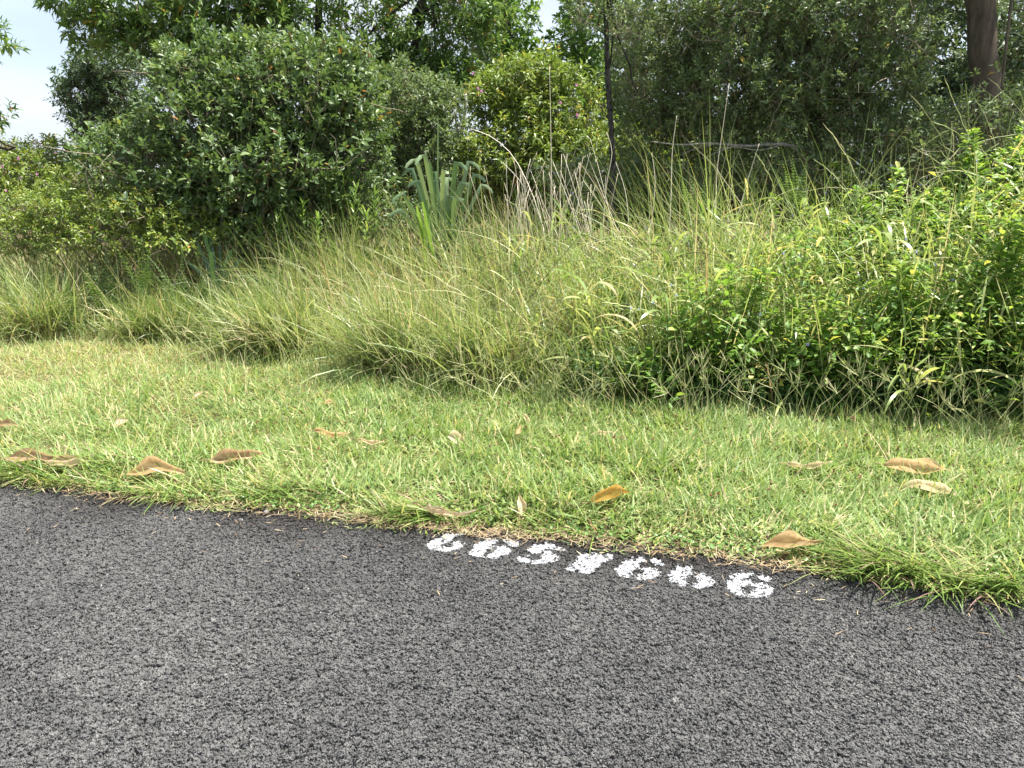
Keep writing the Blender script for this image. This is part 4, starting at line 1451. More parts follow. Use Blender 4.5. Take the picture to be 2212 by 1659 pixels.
spike_weed(1560, 860, 0.98, 'leafy spike weed at the left end of the right-hand weeds', 0, n_stem=26, spread=.50, spikes=16, flowers=6)
spike_weed(1760, 872, 0.80, 'low leafy spike weed at the front, right of the leftmost one', 1, n_stem=28, spread=.50, spikes=10, flowers=5)
spike_weed(1960, 872, 1.05, 'front spike weed below the tall right-hand weeds', 2, n_stem=32, spread=.5, spikes=16, flowers=6, parts=60)
spike_weed(2150, 880, 1.45, 'tall spike weed at the right edge with the densest dark foliage', 3, n_stem=34, spread=.5, spikes=18, flowers=6, parts=60)
spike_weed(1870, 770, 1.52, 'tall yellow-green spike weed with many arching spikes left of the right edge', 4, n_stem=30, spread=.6, spikes=30, flowers=8, spike_len=(.3, .75), leafy=1.5, leaf=.09)
spike_weed(2090, 760, 1.85, 'tallest spike weed with spikes reaching up before the thick trunk', 5, n_stem=32, spread=.55, spikes=34, flowers=9, spike_len=(.3, .85), leafy=1.5, leaf=.09)
spike_weed(1660, 730, 1.15, 'spike weed behind the pale drooping broad-leaved grass', 6, n_stem=24, spread=.55, spikes=18, flowers=7, parts=25, spike_len=(.25, .6))
spike_weed(1370, 760, 0.95, 'sparse dark-stemmed spike weed in the grass right of centre', 7, n_stem=14, spread=.6, leafy=.35, spikes=18, flowers=6, parts=20, lean=(-.15, 0))
spike_weed(1180, 700, 1.05, 'thin spike weed among the dead canes with few leaves', 8, n_stem=12, spread=.6, leafy=.15, spikes=14, flowers=6, parts=10)
spike_weed(960, 690, 0.85, 'bare spike weed with dark wiry stems before the strap-leaved plant', 9, n_stem=9, spread=.5, leafy=.1, spikes=10, flowers=4, parts=6)
spike_weed(2235, 770, 1.95, 'spike weed cut by the right edge of the picture', 10, n_stem=34, spread=.6, spikes=26, flowers=5, spike_len=(.3, .8), leafy=1.5, leaf=.09)
spike_weed(1420, 875, 0.5, 'small leafy weed with bright leaves low in the shade by the mown strip', 11, n_stem=12, spread=.3, spikes=2, flowers=1, parts=20)
spike_weed(1780, 690, 1.3, 'spike weed in the sun below the trunk of the small-leaved tree', 12, n_stem=24, spread=.6, spikes=20, flowers=6, parts=20, spike_len=(.3, .7), leafy=1.3, leaf=.085)


# ------------------------------------------------------------------ strap-leaved plants
def strap_plant(px, Y, base_py, label, seed, specs, mat, width):
    """specs: (tip picture x, tip picture y, hang) per leaf, each leaf folding over at its tip"""
    r = RNG(700 + seed)
    b = P(px, base_py, Y)
    b[2] = min(b[2], H1(b[0], b[1]) + 0.25)
    root = empty('strap_leaved_plant', b, label, 'plant', 'strap-leaved plants')
    for (tx, ty, hang) in specs:
        yy = Y + r.uniform(-0.45, 0.35)
        tip = P(tx, ty, yy) - b
        st = np.array([r.normal() * .05, r.normal() * .05, 0])
        L = np.linalg.norm(tip)
        out = unit(np.array([tip[0], tip[1] * .3, 0]) + 1e-3)
        pts = [st, tip * .5 + st * .4 + np.array([0, 0, .04]), tip]
        path = curve(pts, 9)
        if hang > 0:
            hang *= 0.25
            k1 = tip + out * 0.05 + np.array([0, 0, -0.01])
            k2 = k1 + out * 0.05 + np.array([0, 0, -hang * 0.5])
            k3 = k2 + out * 0.02 + np.array([0, 0, -hang * 0.5])
            path = np.concatenate([path, [k1, k2, k3]])
        m = len(path)
        tan = unit(np.gradient(path, axis=0))
        side = unit(np.cross(np.tile(unit(np.array([0.25 * np.sign(tip[0] + 1e-3), -1, 0.2])), (m, 1)), tan))
        nor = np.cross(tan, side)
        f = np.linspace(0, 1, m)
        w = width * (0.35 if hang < 0 else 1) * r.uniform(.8, 1.15) * (0.35 + 0.9 * np.sin(np.clip(f * 1.5 + .15, 0, PI / 2)) * (1 - f ** 5 * .75)) * .5
        V = np.stack([path - side * w[:, None] - nor * (w * .35)[:, None], path, path + side * w[:, None] - nor * (w * .35)[:, None]], 1).reshape(-1, 3)
        Q = []
        for i in range(m - 1):
            a = i * 3
            Q += [[a, a + 1, a + 4, a + 3], [a + 1, a + 2, a + 5, a + 4]]
        mk('leaf', V, np.array(Q), M[mat], root, np.full(len(V), r.random()), np.repeat(f, 3), smooth=True)


strap_plant(955, 8.6, 480, 'blue-green strap-leaved plant with folded leaf tips in the middle', 0,
            [(900, 345, .30), (918, 335, .35), (890, 365, .25), (872, 420, .25), (866, 455, .2), (928, 350, 0), (940, 372, .08), (958, 368, 0.1), (966, 385, .1),
             (985, 352, .28), (1012, 350, .30), (1024, 378, .25), (1040, 400, .3), (966, 425, .05), (982, 428, .05), (905, 392, .2), (996, 396, .1),
             (946, 250, -1), (884, 440, .2)], 'strap', 0.044)
strap_plant(470, 7.9, 600, 'dark green strap-leaved plant in the shade below the big shrub', 1,
            [(415, 505, 0), (438, 498, 0), (452, 510, 0), (474, 520, 0), (500, 540, 0), (520, 560, 0), (428, 540, 0), (455, 545, 0), (540, 590, 0), (395, 560, 0)], 'strap_dark', 0.034)
strap_plant(930, 8.0, 520, 'small yellowish palm seedling before the blue-green strap-leaved plant', 2,
            [(900, 445, 0), (912, 436, 0), (922, 432, 0), (930, 440, 0), (905, 460, 0), (918, 450, 0)], 'narrow', 0.03)


# ------------------------------------------------------------------ narrow-leaved upright plants
def narrow_plant(px, top_py, Y, h, label, seed):
    r = RNG(800 + seed)
    tip = P(px, top_py, Y)
    b = np.array([tip[0] + r.normal() * .04, Y, tip[2] - h])
    b[2] = max(b[2], H1(b[0], Y) - 0.02)
    root = empty('narrow_leaved_plant', b, label, 'plant', 'upright narrow-leaved plants below the big shrub')
    path = curve([np.zeros(3), (tip - b) * .5 + np.array([r.normal() * .03, 0, 0]), tip - b], 8)
    V, F = tube(path, np.linspace(.006, .003, 8), 5)
    mk('stem', V, F, M['stem_green'], root, smooth=True)
    n = 30
    for i in range(n):
        f = 0.25 + 0.75 * i / n
        q = f * 7
        a = min(int(q), 6)
        p = path[a] * (1 - q + a) + path[a + 1] * (q - a)
        V, F, T = blades(p[None], np.array([i * 2.4 + r.normal() * .2]), np.array([r.uniform(.12, .19) * (1.1 - .3 * f)]), np.array([.016]), np.array([1.1 - .8 * f]), np.array([r.uniform(.4, 1.0)]), 5,
                         prof=lambda s: 0.3 + 2.8 * s * (1 - s))
        mk('leaf', V.reshape(-1, 3), F, M['narrow'], root, np.full(11, r.random()), T.ravel(), smooth=True)


for q, (px, ty, Y, h, lab) in enumerate([
        (705, 415, 8.6, .7, 'narrow-leaved plant with its tip before the dark foot of the big shrub'), (742, 385, 8.7, .8, 'tallest narrow-leaved plant below the big shrub'),
        (770, 400, 8.5, .75, 'narrow-leaved plant just right of the tallest one'), (810, 412, 8.6, .6, 'rightmost narrow-leaved plant beside the strap-leaved plant'),
        (655, 440, 8.4, .5, 'narrow-leaved plant left of the tallest one, at mid height'), (600, 468, 8.3, .45, 'low narrow-leaved plant right of the white flowers'),
        (560, 480, 8.3, .42, 'leftmost low narrow-leaved plant in the shade'), (690, 470, 8.2, .4, 'low narrow-leaved plant at the edge of the tall grass'),
        (790, 460, 8.2, .4, 'low narrow-leaved plant before the strap-leaved plant')]):
    narrow_plant(px, ty, Y, h, lab, q)


# ------------------------------------------------------------------ ferns
def frond_mesh(seed):
    r = RNG(900 + seed)
    n = 22
    A = Acc()
    s = np.linspace(0, 1, n)
    bend = r.uniform(.25, .6)
    path = np.stack([s * 0.95 - 0, np.zeros(n), -bend * s ** 2 * 0.5], 1)
    V, F = tube(path, np.linspace(.006, .002, n), 3)
    A.add(V, F, 0.7, 0)
    tv, tf = LANCE_FAR
    for sg in (-1, 1):
        d = np.tile([[0.25, sg, -0.12]], (n, 1)) + r.normal(size=(n, 3)) * .08
        L = 0.135 * np.sin(np.clip(s * 1.02 + .10, 0, 1) ** .6 * PI) + .012
        Vv, Ff, R, T = stamp(tv, tf, path, frames(d, r.normal(size=n) * .2), np.stack([L, np.full(n, .032), L * .4], 1), np.clip(r.normal(.5, .2, n), 0, 1))
        A.add(Vv, Ff, R, T)
    o = A.build('frond', M['fern'])
    me = o.data
    bpy.data.objects.remove(o)
    return me


FRONDS = [frond_mesh(i) for i in range(5)]


def fern(px, top_py, Y, label, seed, n=9, size=.7):
    r = RNG(950 + seed)
    Y = Y - 0.35
    size = size * 1.15
    top = P(px, top_py, Y)
    h = size * 0.9
    b = np.array([top[0], Y, max(top[2] - h, H1(top[0], Y))])
    root = empty('sword_fern', b, label, 'fern', 'sword ferns among the tall grass')
    for i in range(n):
        o = bpy.data.objects.new('frond', FRONDS[r.integers(5)])
        COL.objects.link(o)
        o.parent = root
        s = size * r.uniform(.75, 1.1)
        o.scale = (s, s, s)
        o.rotation_euler = (r.normal() * .3, -math.radians(r.uniform(62, 92)), r.uniform(0, 6.28))


for q, (px, ty, Y, n, sz, lab) in enumerate([
        (50, 560, 8.2, 9, .62, 'sword fern at the left edge in front of the low bush'), (130, 590, 7.9, 9, .6, 'low sword fern in the left grass, nearest the mown strip'),
        (215, 545, 8.2, 9, .65, 'sword fern below the white-flowered bush'), (300, 530, 8.1, 9, .62, 'sword fern left of the dark strap-leaved plant'),
        (385, 560, 8.0, 8, .58, 'sword fern just beside the dark strap-leaved plant'), (590, 560, 7.7, 7, .5, 'sword fern half sunk in the grass left of centre'),
        (1510, 372, 8.4, 7, .55, 'sword fern in the shade below the horizontal dead branch'), (1560, 385, 8.3, 6, .5, 'sword fern right of the one below the dead branch'),
        (1730, 350, 8.6, 7, .55, 'sword fern at the foot of the small-leaved tree trunk'), (1010, 480, 8.1, 6, .5, 'small sword fern right of the strap-leaved plant')]):
    fern(px, ty, Y, lab, q, n, sz)


# ------------------------------------------------------------------ dead canes, branch, liana
def canes():
    r = RNG(61)
    b = base_at(1215, 7.9)
    root = empty('dead_cane_clump', b, 'clump of pale dead canes standing in the grass right of centre', 'dead plant')
    M0 = np.array(b)
    for i in range(75):
        bx = P(1215 + r.normal() * 85, 520, 7.9 + r.normal() * .25)
        st = np.array([bx[0], bx[1], H1(bx[0], bx[1])])
        tx = 1215 + (r.normal() * 100) - 20
        tp = P(tx, r.uniform(330, 450), bx[1] + r.normal() * .15)
        tp[0] = 0.6 * tp[0] + 0.4 * (st[0] - 0.12)
        path = curve([st, (st + tp) / 2 + r.normal(size=3) * .03, tp], 8)
        V, F = tube(path - M0, np.linspace(.0052, .0018, 8), 4)
        mk('cane', V, F, M['cane'], root, np.full(len(V), r.random()), np.zeros(len(V)), smooth=True)
    extra = [([(1175, 500), (1150, 420), (1110, 340), (1062, 296), (1015, 278)], .007), ([(1240, 480), (1262, 380), (1275, 330)], .005), ([(1193, 520), (1190, 300), (1187, 145)], .0055),
             ([(1300, 520), (1310, 400), (1322, 330), (1310, 285)], .006), ([(1330, 520), (1300, 390), (1275, 300)], .005), ([(1360, 520), (1352, 420), (1330, 350)], .005),
             ([(1120, 480), (1140, 380), (1160, 330)], .005), ([(1170, 480), (1130, 400), (1085, 350)], .005)]
    for pts, rr in extra:
        path = curve([P(x, y, 7.7) for x, y in pts], 10)
        V, F = tube(path - M0, np.linspace(rr * .8, rr * .3, 10), 4)
        mk('cane', V, F, M['cane'], root, np.full(len(V), r.uniform(.5, 1)), np.zeros(len(V)), smooth=True)
    # single dry stalks
    for i, (pts, lab) in enumerate([
            ([(1545, 500), (1548, 380), (1558, 300), (1575, 180)], 'tall leaning dry stalk before the small-leaved tree'),
            ([(1590, 480), (1612, 400), (1640, 310)], 'shorter dry stalk right of the tall leaning one'),
            ([(1450, 420), (1452, 330), (1462, 250)], 'short dry stalk left of the tall leaning one'),
            ([(1405, 500), (1415, 400), (1408, 330)], 'dry stalk standing between the cane clump and the ferns')]):
        path = curve([P(x, y, 7.4) for x, y in pts], 12)
        path[0, 2] = H1(path[0, 0], path[0, 1])
        V, F = tube(path - path[0], np.linspace(.0045, .0018, 12), 4)
        o = mk('dry_stalk', V, F, M['cane'], None, np.full(len(V), .7), np.zeros(len(V)), smooth=True)
        o.location = path[0]
        tag(o, lab, 'stalk', 'single dry stalks')
    # horizontal dead branch
    path = curve([P(1408, 306, 8.6), P(1470, 313, 8.6), P(1540, 310, 8.6), P(1610, 316, 8.7), P(1690, 312, 8.8), P(1755, 330, 9.2), P(1768, 345, 9.6)], 16)
    root = empty('dead_branch', path[-1], 'grey dead branch lying level before the small-leaved tree', 'branch')
    V, F = tube(path - path[-1], np.linspace(.006, .026, 16) * (1 + .15 * np.sin(np.arange(16) * 2.1)), 7)
    mk('bough', V, F, M['dead_bough'], root, smooth=True)
    for i, (pts) in enumerate([[(1600, 312), (1560, 325), (1510, 345)], [(1680, 316), (1640, 325), (1590, 318), (1550, 322)], [(1540, 312), (1500, 322), (1470, 335)]]):
        p2 = curve([P(x, y, 8.6) for x, y in pts], 8)
        V, F = tube(p2 - path[-1], np.linspace(.008, .003, 8), 5)
        mk('side_twig', V, F, M['dead_bough'], root, smooth=True)
    # liana by the thick trunk
    path = curve([P(2150, 330, 9.0), P(2165, 180, 9.0), P(2178, 60, 9.1), P(2190, -60, 9.2)], 12)
    path[0, 2] = H1(path[0, 0], path[0, 1])
    V, F = tube(path - path[0], .014, 6)
    o = mk('liana', V, F, M['bark_brown'], smooth=True)
    o.location = path[0]
    tag(o, 'thin woody liana hanging just right of the thick trunk', 'liana')


canes()


# ------------------------------------------------------------------ the mown strip
def lawn():
    r = RNG(41)
    N = 235000
    x = r.uniform(-7.5, 5.0, N)
    u = r.random(N)
    ey, by = edge_y(x), bound_y(x)
    y = ey - 0.05 + 0.16 * (vnoise(x * 2.7, x * 0, 46) - 0.55) * (1 - u) ** 6 + u * (by + 0.55 - ey)
    keep = (np.abs(x) < 0.69 * y + 0.4) & (r.random(N) < np.clip(4.4 / y, 0.4, 1.15))
    x, y = x[keep], y[keep]
    d = y - edge_y(x)
    thin = np.clip(d / 0.16 + 1.5 * (vnoise(x * 3.3, y * 3.3, 42) - 0.5) + 0.45, 0.10, 1)
    k2 = r.random(len(x)) < thin
    x, y, d = x[k2], y[k2], d[k2]
    n = len(x)
    base = np.stack([x, y, H(x, y) - 0.004], 1)
    clump = vnoise(x * 4.5, y * 4.5, 43)
    big = vnoise(x * 0.8, y * 0.8, 44)
    left = np.clip((-x - 0.5) / 4, 0, 1)
    L = r.uniform(0.045, 0.15, n) * (0.45 + 1.0 * clump) * np.clip(0.5 + d / 0.8, 0.5, 1.0) * (1 - 0.25 * left)
    flow = 2 * PI * vnoise(x * 2.2, y * 2.2, 45) + 2.2
    az = np.where(r.random(n) < 0.45, flow + r.normal(size=n) * 0.6, r.uniform(0, 2 * PI, n))
    tilt = np.abs(r.normal(0.92, 0.36, n))
    bend = r.uniform(-0.1, 0.9, n)
    W = r.uniform(0.0040, 0.0140, n) * (1 - 0.35 * left)
    V, F, T = blades(base, az, L, W, tilt, bend, 2, r.normal(size=n) * 0.7)
    V = lift(V)
    left = np.clip((-x - 0.5) / 4, 0, 1)
    far = np.clip((d - 1.2) / 2.0, 0, 1)
    rn = np.clip(r.beta(1.1, 1.4, n) * 0.85 + 0.25 * (big - 0.5) + 0.16 * left * far, 0, 0.97)
    dead = r.random(n) < 0.09 + 0.22 * left * np.clip(d / 1.2, 0, 1)
    rn = np.where(dead, r.uniform(0.84, 1, n), rn)
    o = mk('lawn_grass', V.reshape(-1, 3), F, M['lawn'], None, np.repeat(rn, 5), T.ravel())
    tag(o, 'short mown grass strip between the road and the tall growth', 'grass', kind='stuff')
    # longer wispy blades and stems standing over the mown grass
    n = 9000
    x = r.uniform(-6, 4, n)
    y = edge_y(x) + 0.1 + r.random(n) * (bound_y(x) - edge_y(x) - .1)
    base = np.stack([x, y, H(x, y)], 1)
    L = r.uniform(0.10, 0.25, n)
    V, F, T = blades(base, r.uniform(0, 6.28, n), L, r.uniform(.002, .0065, n), np.abs(r.normal(.55, .3, n)), r.uniform(0, .8, n), 4)
    o = mk('wispy_grass', lift(V).reshape(-1, 3), F, M['lawn'], None, np.repeat(np.clip(r.beta(2, 2, n), 0, 1), 9), T.ravel())
    tag(o, 'longer wispy blades standing over the mown grass', 'grass', kind='stuff')


lawn()


def crabgrass():
    """thin stalks with forked seed spikes in front of the weeds"""
    r = RNG(51)
    A = Acc()
    n = 300
    for i in range(n):
        if r.random() < 0.75:
            px = r.uniform(900, 2260)
            x0 = G(px, np.interp(px, [900, 1400, 1800, 2212], [850, 888, 915, 940]), 0.05)
        else:
            px = r.uniform(350, 950)
            x0 = G(px, np.interp(px, [350, 750, 1000], [765, 800, 850]), 0.05)
        x, y = x0[0], x0[1] - 0.20 + r.normal() * .18
        st = np.array([x, y, H1(x, y)])
        h = r.uniform(.20, .46)
        az = r.uniform(0, 6.28)
        lean = np.array([math.cos(az), math.sin(az) * .6, 0]) * r.uniform(.05, .32)
        top = st + lean + np.array([0, 0, h])
        path = np.array([st, st * .5 + top * .5 + np.array([0, 0, .02]) - lean * .15, top])
        V, F = tube(path, [.0013, .0011, .0009], 3)
        tone = r.uniform(.6, .9)
        A.add(V, F, tone)
        for q in range(r.integers(2, 5)):
            d = unit(unit(lean + np.array([0, 0, h])) + r.normal(size=3) * .45)
            e = top + d * r.uniform(.06, .13)
            V, F = tube(np.array([top, (top + e) / 2 + r.normal(size=3) * .002, e]), [.0010, .0014, .0007], 3)
            A.add(V, F, min(1, tone + .1))
    o = A.build('crabgrass', M['spike'])
    tag(o, 'fine forked crabgrass seed stalks along the back of the mown strip', 'grass', kind='stuff')
    # sedge stalks with brown seed heads through the strip
    B, Cc = Acc(), Acc()
    for i in range(110):
        x = r.uniform(-4.5, 3.2)
        y = edge_y(x) + 0.25 + r.random() * (bound_y(x) - edge_y(x) - .4)
        st = np.array([x, y, H1(x, y)])
        top = st + np.array([r.normal() * .04, r.normal() * .04, r.uniform(.08, .17)])
        V, F = tube(np.array([st, (st + top) / 2 + r.normal(size=3) * .005, top]), .0012, 3)
        B.add(V, F, r.uniform(0, .3))
        k = 6
        d = unit(r.normal(size=(k, 3)) + np.array([0, 0, .6]))
        V, F, R, T = stamp(LANCE_FAR[0], LANCE_FAR[1], np.repeat(top[None], k, 0), frames(d, np.zeros(k)), np.stack([np.full(k, .013), np.full(k, .012), np.full(k, .013)], 1), r.random(k))
        Cc.add(V, F, R, T)
    o = B.build('sedge', M['spike'])
    tag(o, 'thin sedge stalks with brown heads scattered through the mown grass', 'sedge', kind='stuff')
    h = Cc.build('seed_head', M['seed_brown'], o)
    h['kind'] = 'stuff'


crabgrass()


def road_edge():
    r = RNG(71)
    # straw and dead runners on the lip
    n = 7000
    x = r.uniform(-4.5, 3.5, n)
    y = edge_y(x) + np.abs(r.normal(0, .09, n)) - 0.06 + 0.07 * (vnoise(x * 5, x * 0, 77) - .5)
    k = r.random(n) < np.clip(2.4 * (vnoise(x * 1.7, x * 0 + 3, 79) - 0.28), 0.15, 1) * np.where((x > -0.6) & (x < 1.5), 1.0, 0.7)
    x, y = x[k], y[k]
    n = len(x)
    base = np.stack([x, y, np.maximum(H(x, y), 0) + r.uniform(.003, .02, n)], 1)
    V, F, T = blades(base, r.uniform(0, 6.28, n), r.uniform(.02, .09, n), r.uniform(.0015, .004, n), r.uniform(1.25, 1.6, n), r.normal(size=n) * .3, 2)
    o = mk('straw', lift(V).reshape(-1, 3), F, M['straw'], None, np.repeat(r.random(n), 5), T.ravel())
    tag(o, 'dry straw and dead runners along the road edge', 'straw', kind='stuff')
    # bits of straw and crumbled leaf blown onto the asphalt
    n = 260
    x = r.uniform(-3.2, 2.6, n)
    y = edge_y(x) - 0.02 - r.exponential(.16, n)
    V, F, T = blades(np.stack([x, y, np.full(n, .009)], 1), r.uniform(0, 6.28, n), r.uniform(.008, .05, n), r.uniform(.0012, .005, n), np.full(n, 1.53), r.normal(size=n) * .05, 2)
    o = mk('road_litter', V.reshape(-1, 3), F, M['straw'], None, np.repeat(r.random(n), 5), T.ravel())
    tag(o, 'bits of straw blown onto the asphalt', 'litter', kind='stuff')
    # creeping round-leaved ground cover
    n = 2600
    x = r.uniform(-4, 3, n)
    y = edge_y(x) + 0.02 + np.abs(r.normal(0.03, .09, n))
    k = vnoise(x * 3, y * 3, 78) > 0.42
    x, y = x[k], y[k]
    n = len(x)
    ang = np.arange(7) * 2 * PI / 7
    tv = np.concatenate([[[0, 0, 0]], np.stack([.5 + .5 * np.cos(ang), .5 * np.sin(ang), 0.06 * np.cos(2 * ang)], 1)])
    tf = np.array([[0 if False else 1, 1 + q, 2 + q] for q in range(1, 6)])
    d = np.stack([np.cos(r.uniform(0, 6.28, n)), np.sin(r.uniform(0, 6.28, n)), r.uniform(-.1, .5, n)], 1)
    V, F, R, T = stamp(tv, tf, np.stack([x, y, np.maximum(H(x, y), 0) + r.uniform(.008, .035, n)], 1), frames(d, r.normal(size=n) * .4), r.uniform(.010, .021, n), np.clip(r.normal(.45, .25, n), 0, 1))
    o = mk('creeping_clover', V, F, M['clover'], None, R, T)
    tag(o, 'small round-leaved creeping plant along the road edge', 'ground cover', kind='stuff')
    # runners and blades creeping out over the asphalt
    n = 5200
    x = r.uniform(-4.5, 3.3, n)
    dens = vnoise(x * 2.3, x * 0 + 9, 80) * np.where((x > -0.35) & (x < 1.15), 0.55, np.where(x > 1.15, 1.35, 1.0))
    k = r.random(n) < np.clip(dens * 2.4 - 0.85, 0.04, 1)
    x = x[k]
    n = len(x)
    y = edge_y(x) + np.abs(r.normal(0.05, .07, n))
    base = np.stack([x, y, np.maximum(H(x, y), 0) + r.uniform(.004, .03, n)], 1)
    V, F, T = blades(base, r.normal(-1.9, 1.1, n), r.uniform(.06, .24, n), r.uniform(.003, .009, n), r.uniform(.7, 1.45, n), r.uniform(-.1, .8, n), 4, r.normal(size=n) * .5)
    o = mk('creeping_grass', lift(V).reshape(-1, 3), F, M['edge_grass'], None, np.repeat(np.clip(r.normal(.52, .3, n), 0, 1), 9), T.ravel())
    tag(o, 'bright grass blades creeping out over the road edge', 'grass', kind='stuff')
    # tufts spilling over the asphalt
    def tuft(px, py, n, Lr, az0, azs, label, seed, sx=.25, sy=.06):
        q = RNG(1000 + seed)
        g = G(px, py, .02)
        b = np.array([g[0], g[1], .02])
        base = b + np.stack([q.normal(size=n) * sx, q.normal(size=n) * sy, np.zeros(n)], 1)
        base[:, 2] = np.maximum(H(base[:, 0], base[:, 1]), 0) + .005
        V, F, T = blades(base, q.normal(az0, azs, n), q.uniform(*Lr, n), q.uniform(.0045, .009, n), q.uniform(.7, 1.25, n), q.uniform(.1, .9, n), 5)
        o = mk('grass_tuft', (lift(V) - b).reshape(-1, 3), F, M['edge_grass'], None, np.repeat(np.clip(q.normal(.45, .28, n), 0, 1), 11), T.ravel())
        o.location = b
        tag(o, label, 'grass', 'grass tufts spilling over the road edge')
    tuft(1935, 1226, 210, (.16, .40), -2.75, .75, 'big bright grass tuft spilling onto the asphalt at right', 0, .10, .03)
    tuft(2130, 1262, 170, (.14, .36), -2.5, .85, 'grass tuft spilling over the road at the right edge', 1, .16, .04)
    tuft(1850, 1190, 80, (.10, .22), -2.7, .7, 'small grass tuft just left of the big right-hand one', 6, .10, .03)
    tuft(930, 1108, 110, (.12, .27), PI + .2, .35, 'long grass tuft lying left along the road edge before the number', 2, .06, .02)
    tuft(250, 1010, 220, (.12, .30), 2.6, .8, 'long bladed tuft at the left road edge by the tan leaf', 3, .30, .05)
    tuft(90, 1015, 160, (.10, .26), -2.6, 1.0, 'grass tuft at the left end of the road edge', 4, .25, .05)
    tuft(640, 1065, 150, (.10, .24), -2.9, .9, 'grass tuft left of centre on the road edge', 5, .22, .05)
    tuft(1290, 1120, 60, (.08, .18), -1.6, 1.2, 'small tuft above the middle of the painted number', 7, .12, .05)


road_edge()


# ------------------------------------------------------------------ fallen leaves and pebbles
def fallen_leaf(px, py, length_px, ang, mat, label, seed, curl=.25, width=.34, lift_z=.05, roll=0.0, pitch=0.0):
    """a dry pointed leaf; ang is its heading on the ground (degrees)"""
    r = RNG(1100 + seed)
    g = G(px, py, lift_z)
    L = 1.15 * length_px * mpp(g[1], lift_z)
    n, m = 16, 8
    s = np.linspace(0, 1, n)
    w = L * width * .62 * np.clip(np.sin(s ** .8 * PI) ** 1.15, 0.012, 1)
    V = []
    fold_far, fold_near = math.radians(r.uniform(35, 62)), math.radians(r.uniform(-5, 30))
    ph = r.uniform(0, 6, 4)
    arch = r.uniform(-.10, .16)
    zmid = arch * L * ((s - .5) ** 2 * 4) + .02 * L * np.sin(s * 6 + ph[0])
    ymid = .05 * L * np.sin(s * 3.1 + ph[1])
    twist = r.normal() * .35 * (s - .4)
    for i in range(n):
        for j in range(m + 1):
            v = (j / m - .5) * 2
            f = fold_far if v > 0 else fold_near
            a = abs(v)
            # each half bends up from the midrib and rolls at its rim
            th = f * (0.6 + .5 * a) + (curl * 1.6) * a * a + twist[i] * (1 if v > 0 else -1)
            yy = math.copysign(w[i] * a * math.cos(min(th, 1.9)), v)
            zz = w[i] * a * math.sin(min(th, 1.9))
            zz += .035 * L * a * math.sin(s[i] * 11 + ph[2] + (2 if v > 0 else 0))
            V.append([(s[i] - .5) * L, yy + ymid[i], zz + zmid[i]])
    Q = []
    for i in range(n - 1):
        for j in range(m):
            a = i * (m + 1) + j
            Q.append([a, a + m + 1, a + m + 2, a + 1])
    root = empty('fallen_leaf', (g[0], g[1], H1(g[0], g[1]) + lift_z * .55), label, 'leaf', 'large dry leaves fallen on the grass')
    root.rotation_euler = (math.radians(roll * .6 + 4), math.radians(pitch), math.radians(ang))
    mk('blade', np.array(V), np.array(Q), M[mat], root, smooth=True)
    sx = np.linspace(-.14, .95, 12)
    path = np.stack([(sx - .5) * L, np.interp(sx, s, ymid), np.interp(sx, s, zmid) + .001], 1)
    Vt, Ft = tube(path, np.linspace(.0022, .0008, 12), 5)
    mk('midrib', Vt, Ft, M['dry_brown'], root, smooth=True)


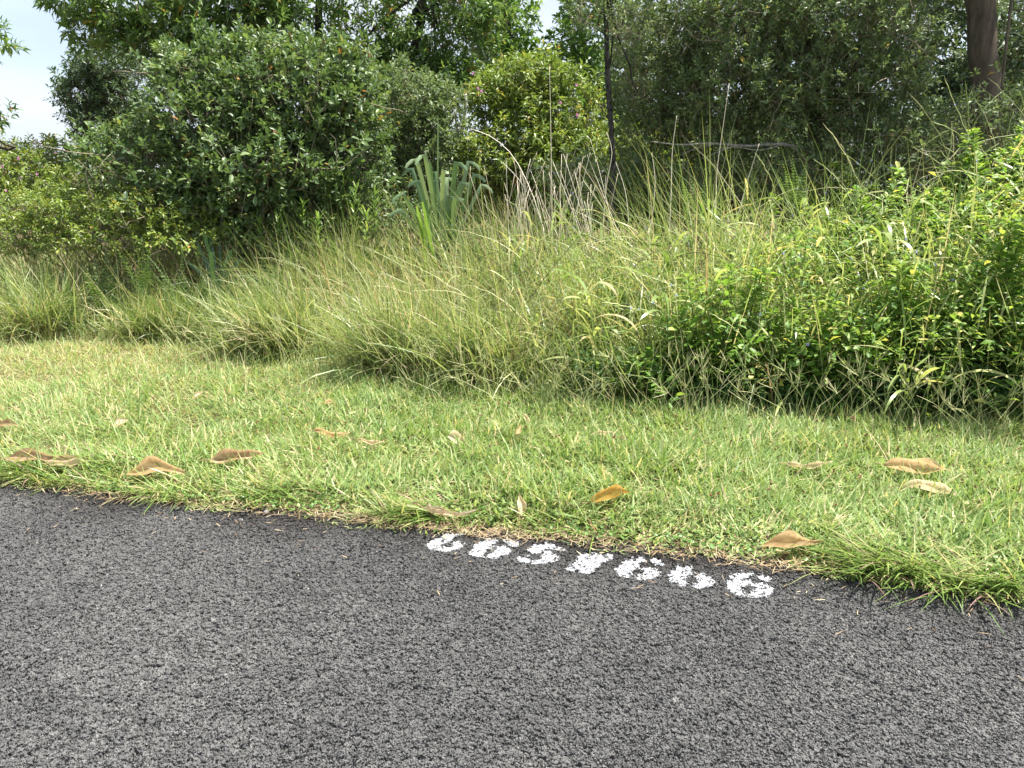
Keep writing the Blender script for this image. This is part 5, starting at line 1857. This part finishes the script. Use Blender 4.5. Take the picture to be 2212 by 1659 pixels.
LEAVES = [
    (335, 1012, 105, 8, 'dry_tan', 'tan dry leaf folded open by the left road edge', .35, .40, 8, 0),
    (512, 990, 100, 14, 'dry_brown', 'striped brown dry leaf right of the tan folded one', .30, .34, 20, 0),
    (95, 986, 170, 4, 'dry_brown', 'long dark dry leaf at the left edge', .2, .16, 0, 0),
    (12, 920, 60, 15, 'dry_brown', 'dark dry leaf cut by the left picture edge', .2, .35, 0, 0),
    (258, 908, 36, 40, 'dry_pale', 'small pale dry leaf in the left grass', .2, .5, 20, -10),
    (150, 992, 80, 18, 'dry_pale', 'pale edge of a dry leaf behind the long dark one', .3, .25, 20, 0),
    (715, 935, 72, -8, 'dry_tan', 'tan dry leaf in the grass left of centre', .3, .30, 20, 0),
    (805, 951, 52, -10, 'dry_pale', 'pale curled dry leaf right of the tan one left of centre', .3, .25, 15, 0),
    (991, 945, 62, -52, 'dry_pale', 'pale brown spotted dry leaf standing in the grass at centre', .15, .42, 25, 8),
    (1118, 928, 34, 60, 'dry_tan', 'small tan dry leaf upright right of the spotted one', .3, .4, 30, -20),
    (1138, 905, 42, -70, 'dry_pale', 'thin pale dry leaf above the small upright tan one', .3, .3, 20, 20),
    (1305, 938, 40, -10, 'dry_pale', 'faint pale dry leaf in the grass right of centre', .2, .3, 10, 0),
    (968, 1092, 115, -14, 'dry_pale', 'long curled pale dry leaf above the left digits', .6, .16, 10, 0),
    (1122, 1083, 48, 84, 'dry_pale', 'pale ribbed dry leaf standing on end above the digit 5', .5, .55, 0, -40),
    (1318, 1072, 92, 18, 'dry_orange', 'orange-yellow dry leaf above the middle of the number', .35, .40, 28, 0),
    (1745, 1013, 92, 6, 'dry_pale', 'long pale dry leaf sunk in the grass at right', .4, .20, 10, 0),
    (1978, 1020, 112, -22, 'dry_tan', 'upper of two tan dry leaves lying together at right', .25, .42, 25, 0),
    (2012, 1056, 104, -16, 'dry_pale', 'lower, paler of two dry leaves lying together at right', .3, .34, 15, 0),
    (1712, 1164, 128, 12, 'dry_tan', 'large tan dry leaf above the last painted digit', .30, .36, 22, 0),
    (1362, 836, 36, -35, 'dry_pale', 'small pale leaf caught before the dark weeds', .3, .35, 20, 0),
    (712, 868, 30, -20, 'dry_tan', 'tiny tan leaf farther back left of centre', .3, .4, 20, 0),
    (428, 852, 24, 70, 'dry_pale', 'tiny pale leaf standing far back at left', .3, .45, 20, -20),
]
for q, (px, py, lp, an, mt, lab, cu, wd, ro, pi_) in enumerate(LEAVES):
    fallen_leaf(px, py, lp, an, mt, lab, q, curl=cu, width=wd, roll=ro, pitch=pi_, lift_z=.085)


def pebbles():
    r = RNG(81)
    tb = bpy.data.meshes.new('pebble')
    import bmesh
    bm = bmesh.new()
    bmesh.ops.create_icosphere(bm, subdivisions=2, radius=1)
    for v in bm.verts:
        v.co *= 1 + 0.25 * (float(vnoise(np.array([v.co.x * 2 + 5]), np.array([v.co.y * 2 + v.co.z * 3]), 2)[0]) - .5)
    bm.to_mesh(tb)
    bm.free()
    tb.materials.append(M['pebble'])
    for (px, py, s, lab) in [(521, 1127, .010, 'small round grey pebble on the asphalt at the grass edge left of the number'), (575, 1110, .011, 'dark little pebble against the grass edge right of the round grey one')]:
        g = G(px, py, 0)
        o = bpy.data.objects.new('pebble', tb)
        COL.objects.link(o)
        o.location = (g[0], g[1], s * .7 + .002)
        o.scale = (s * 1.2, s, s * .75)
        o.rotation_euler = (0, 0, r.uniform(0, 6))
        tag(o, lab, 'pebble', 'pebbles on the asphalt')


pebbles()
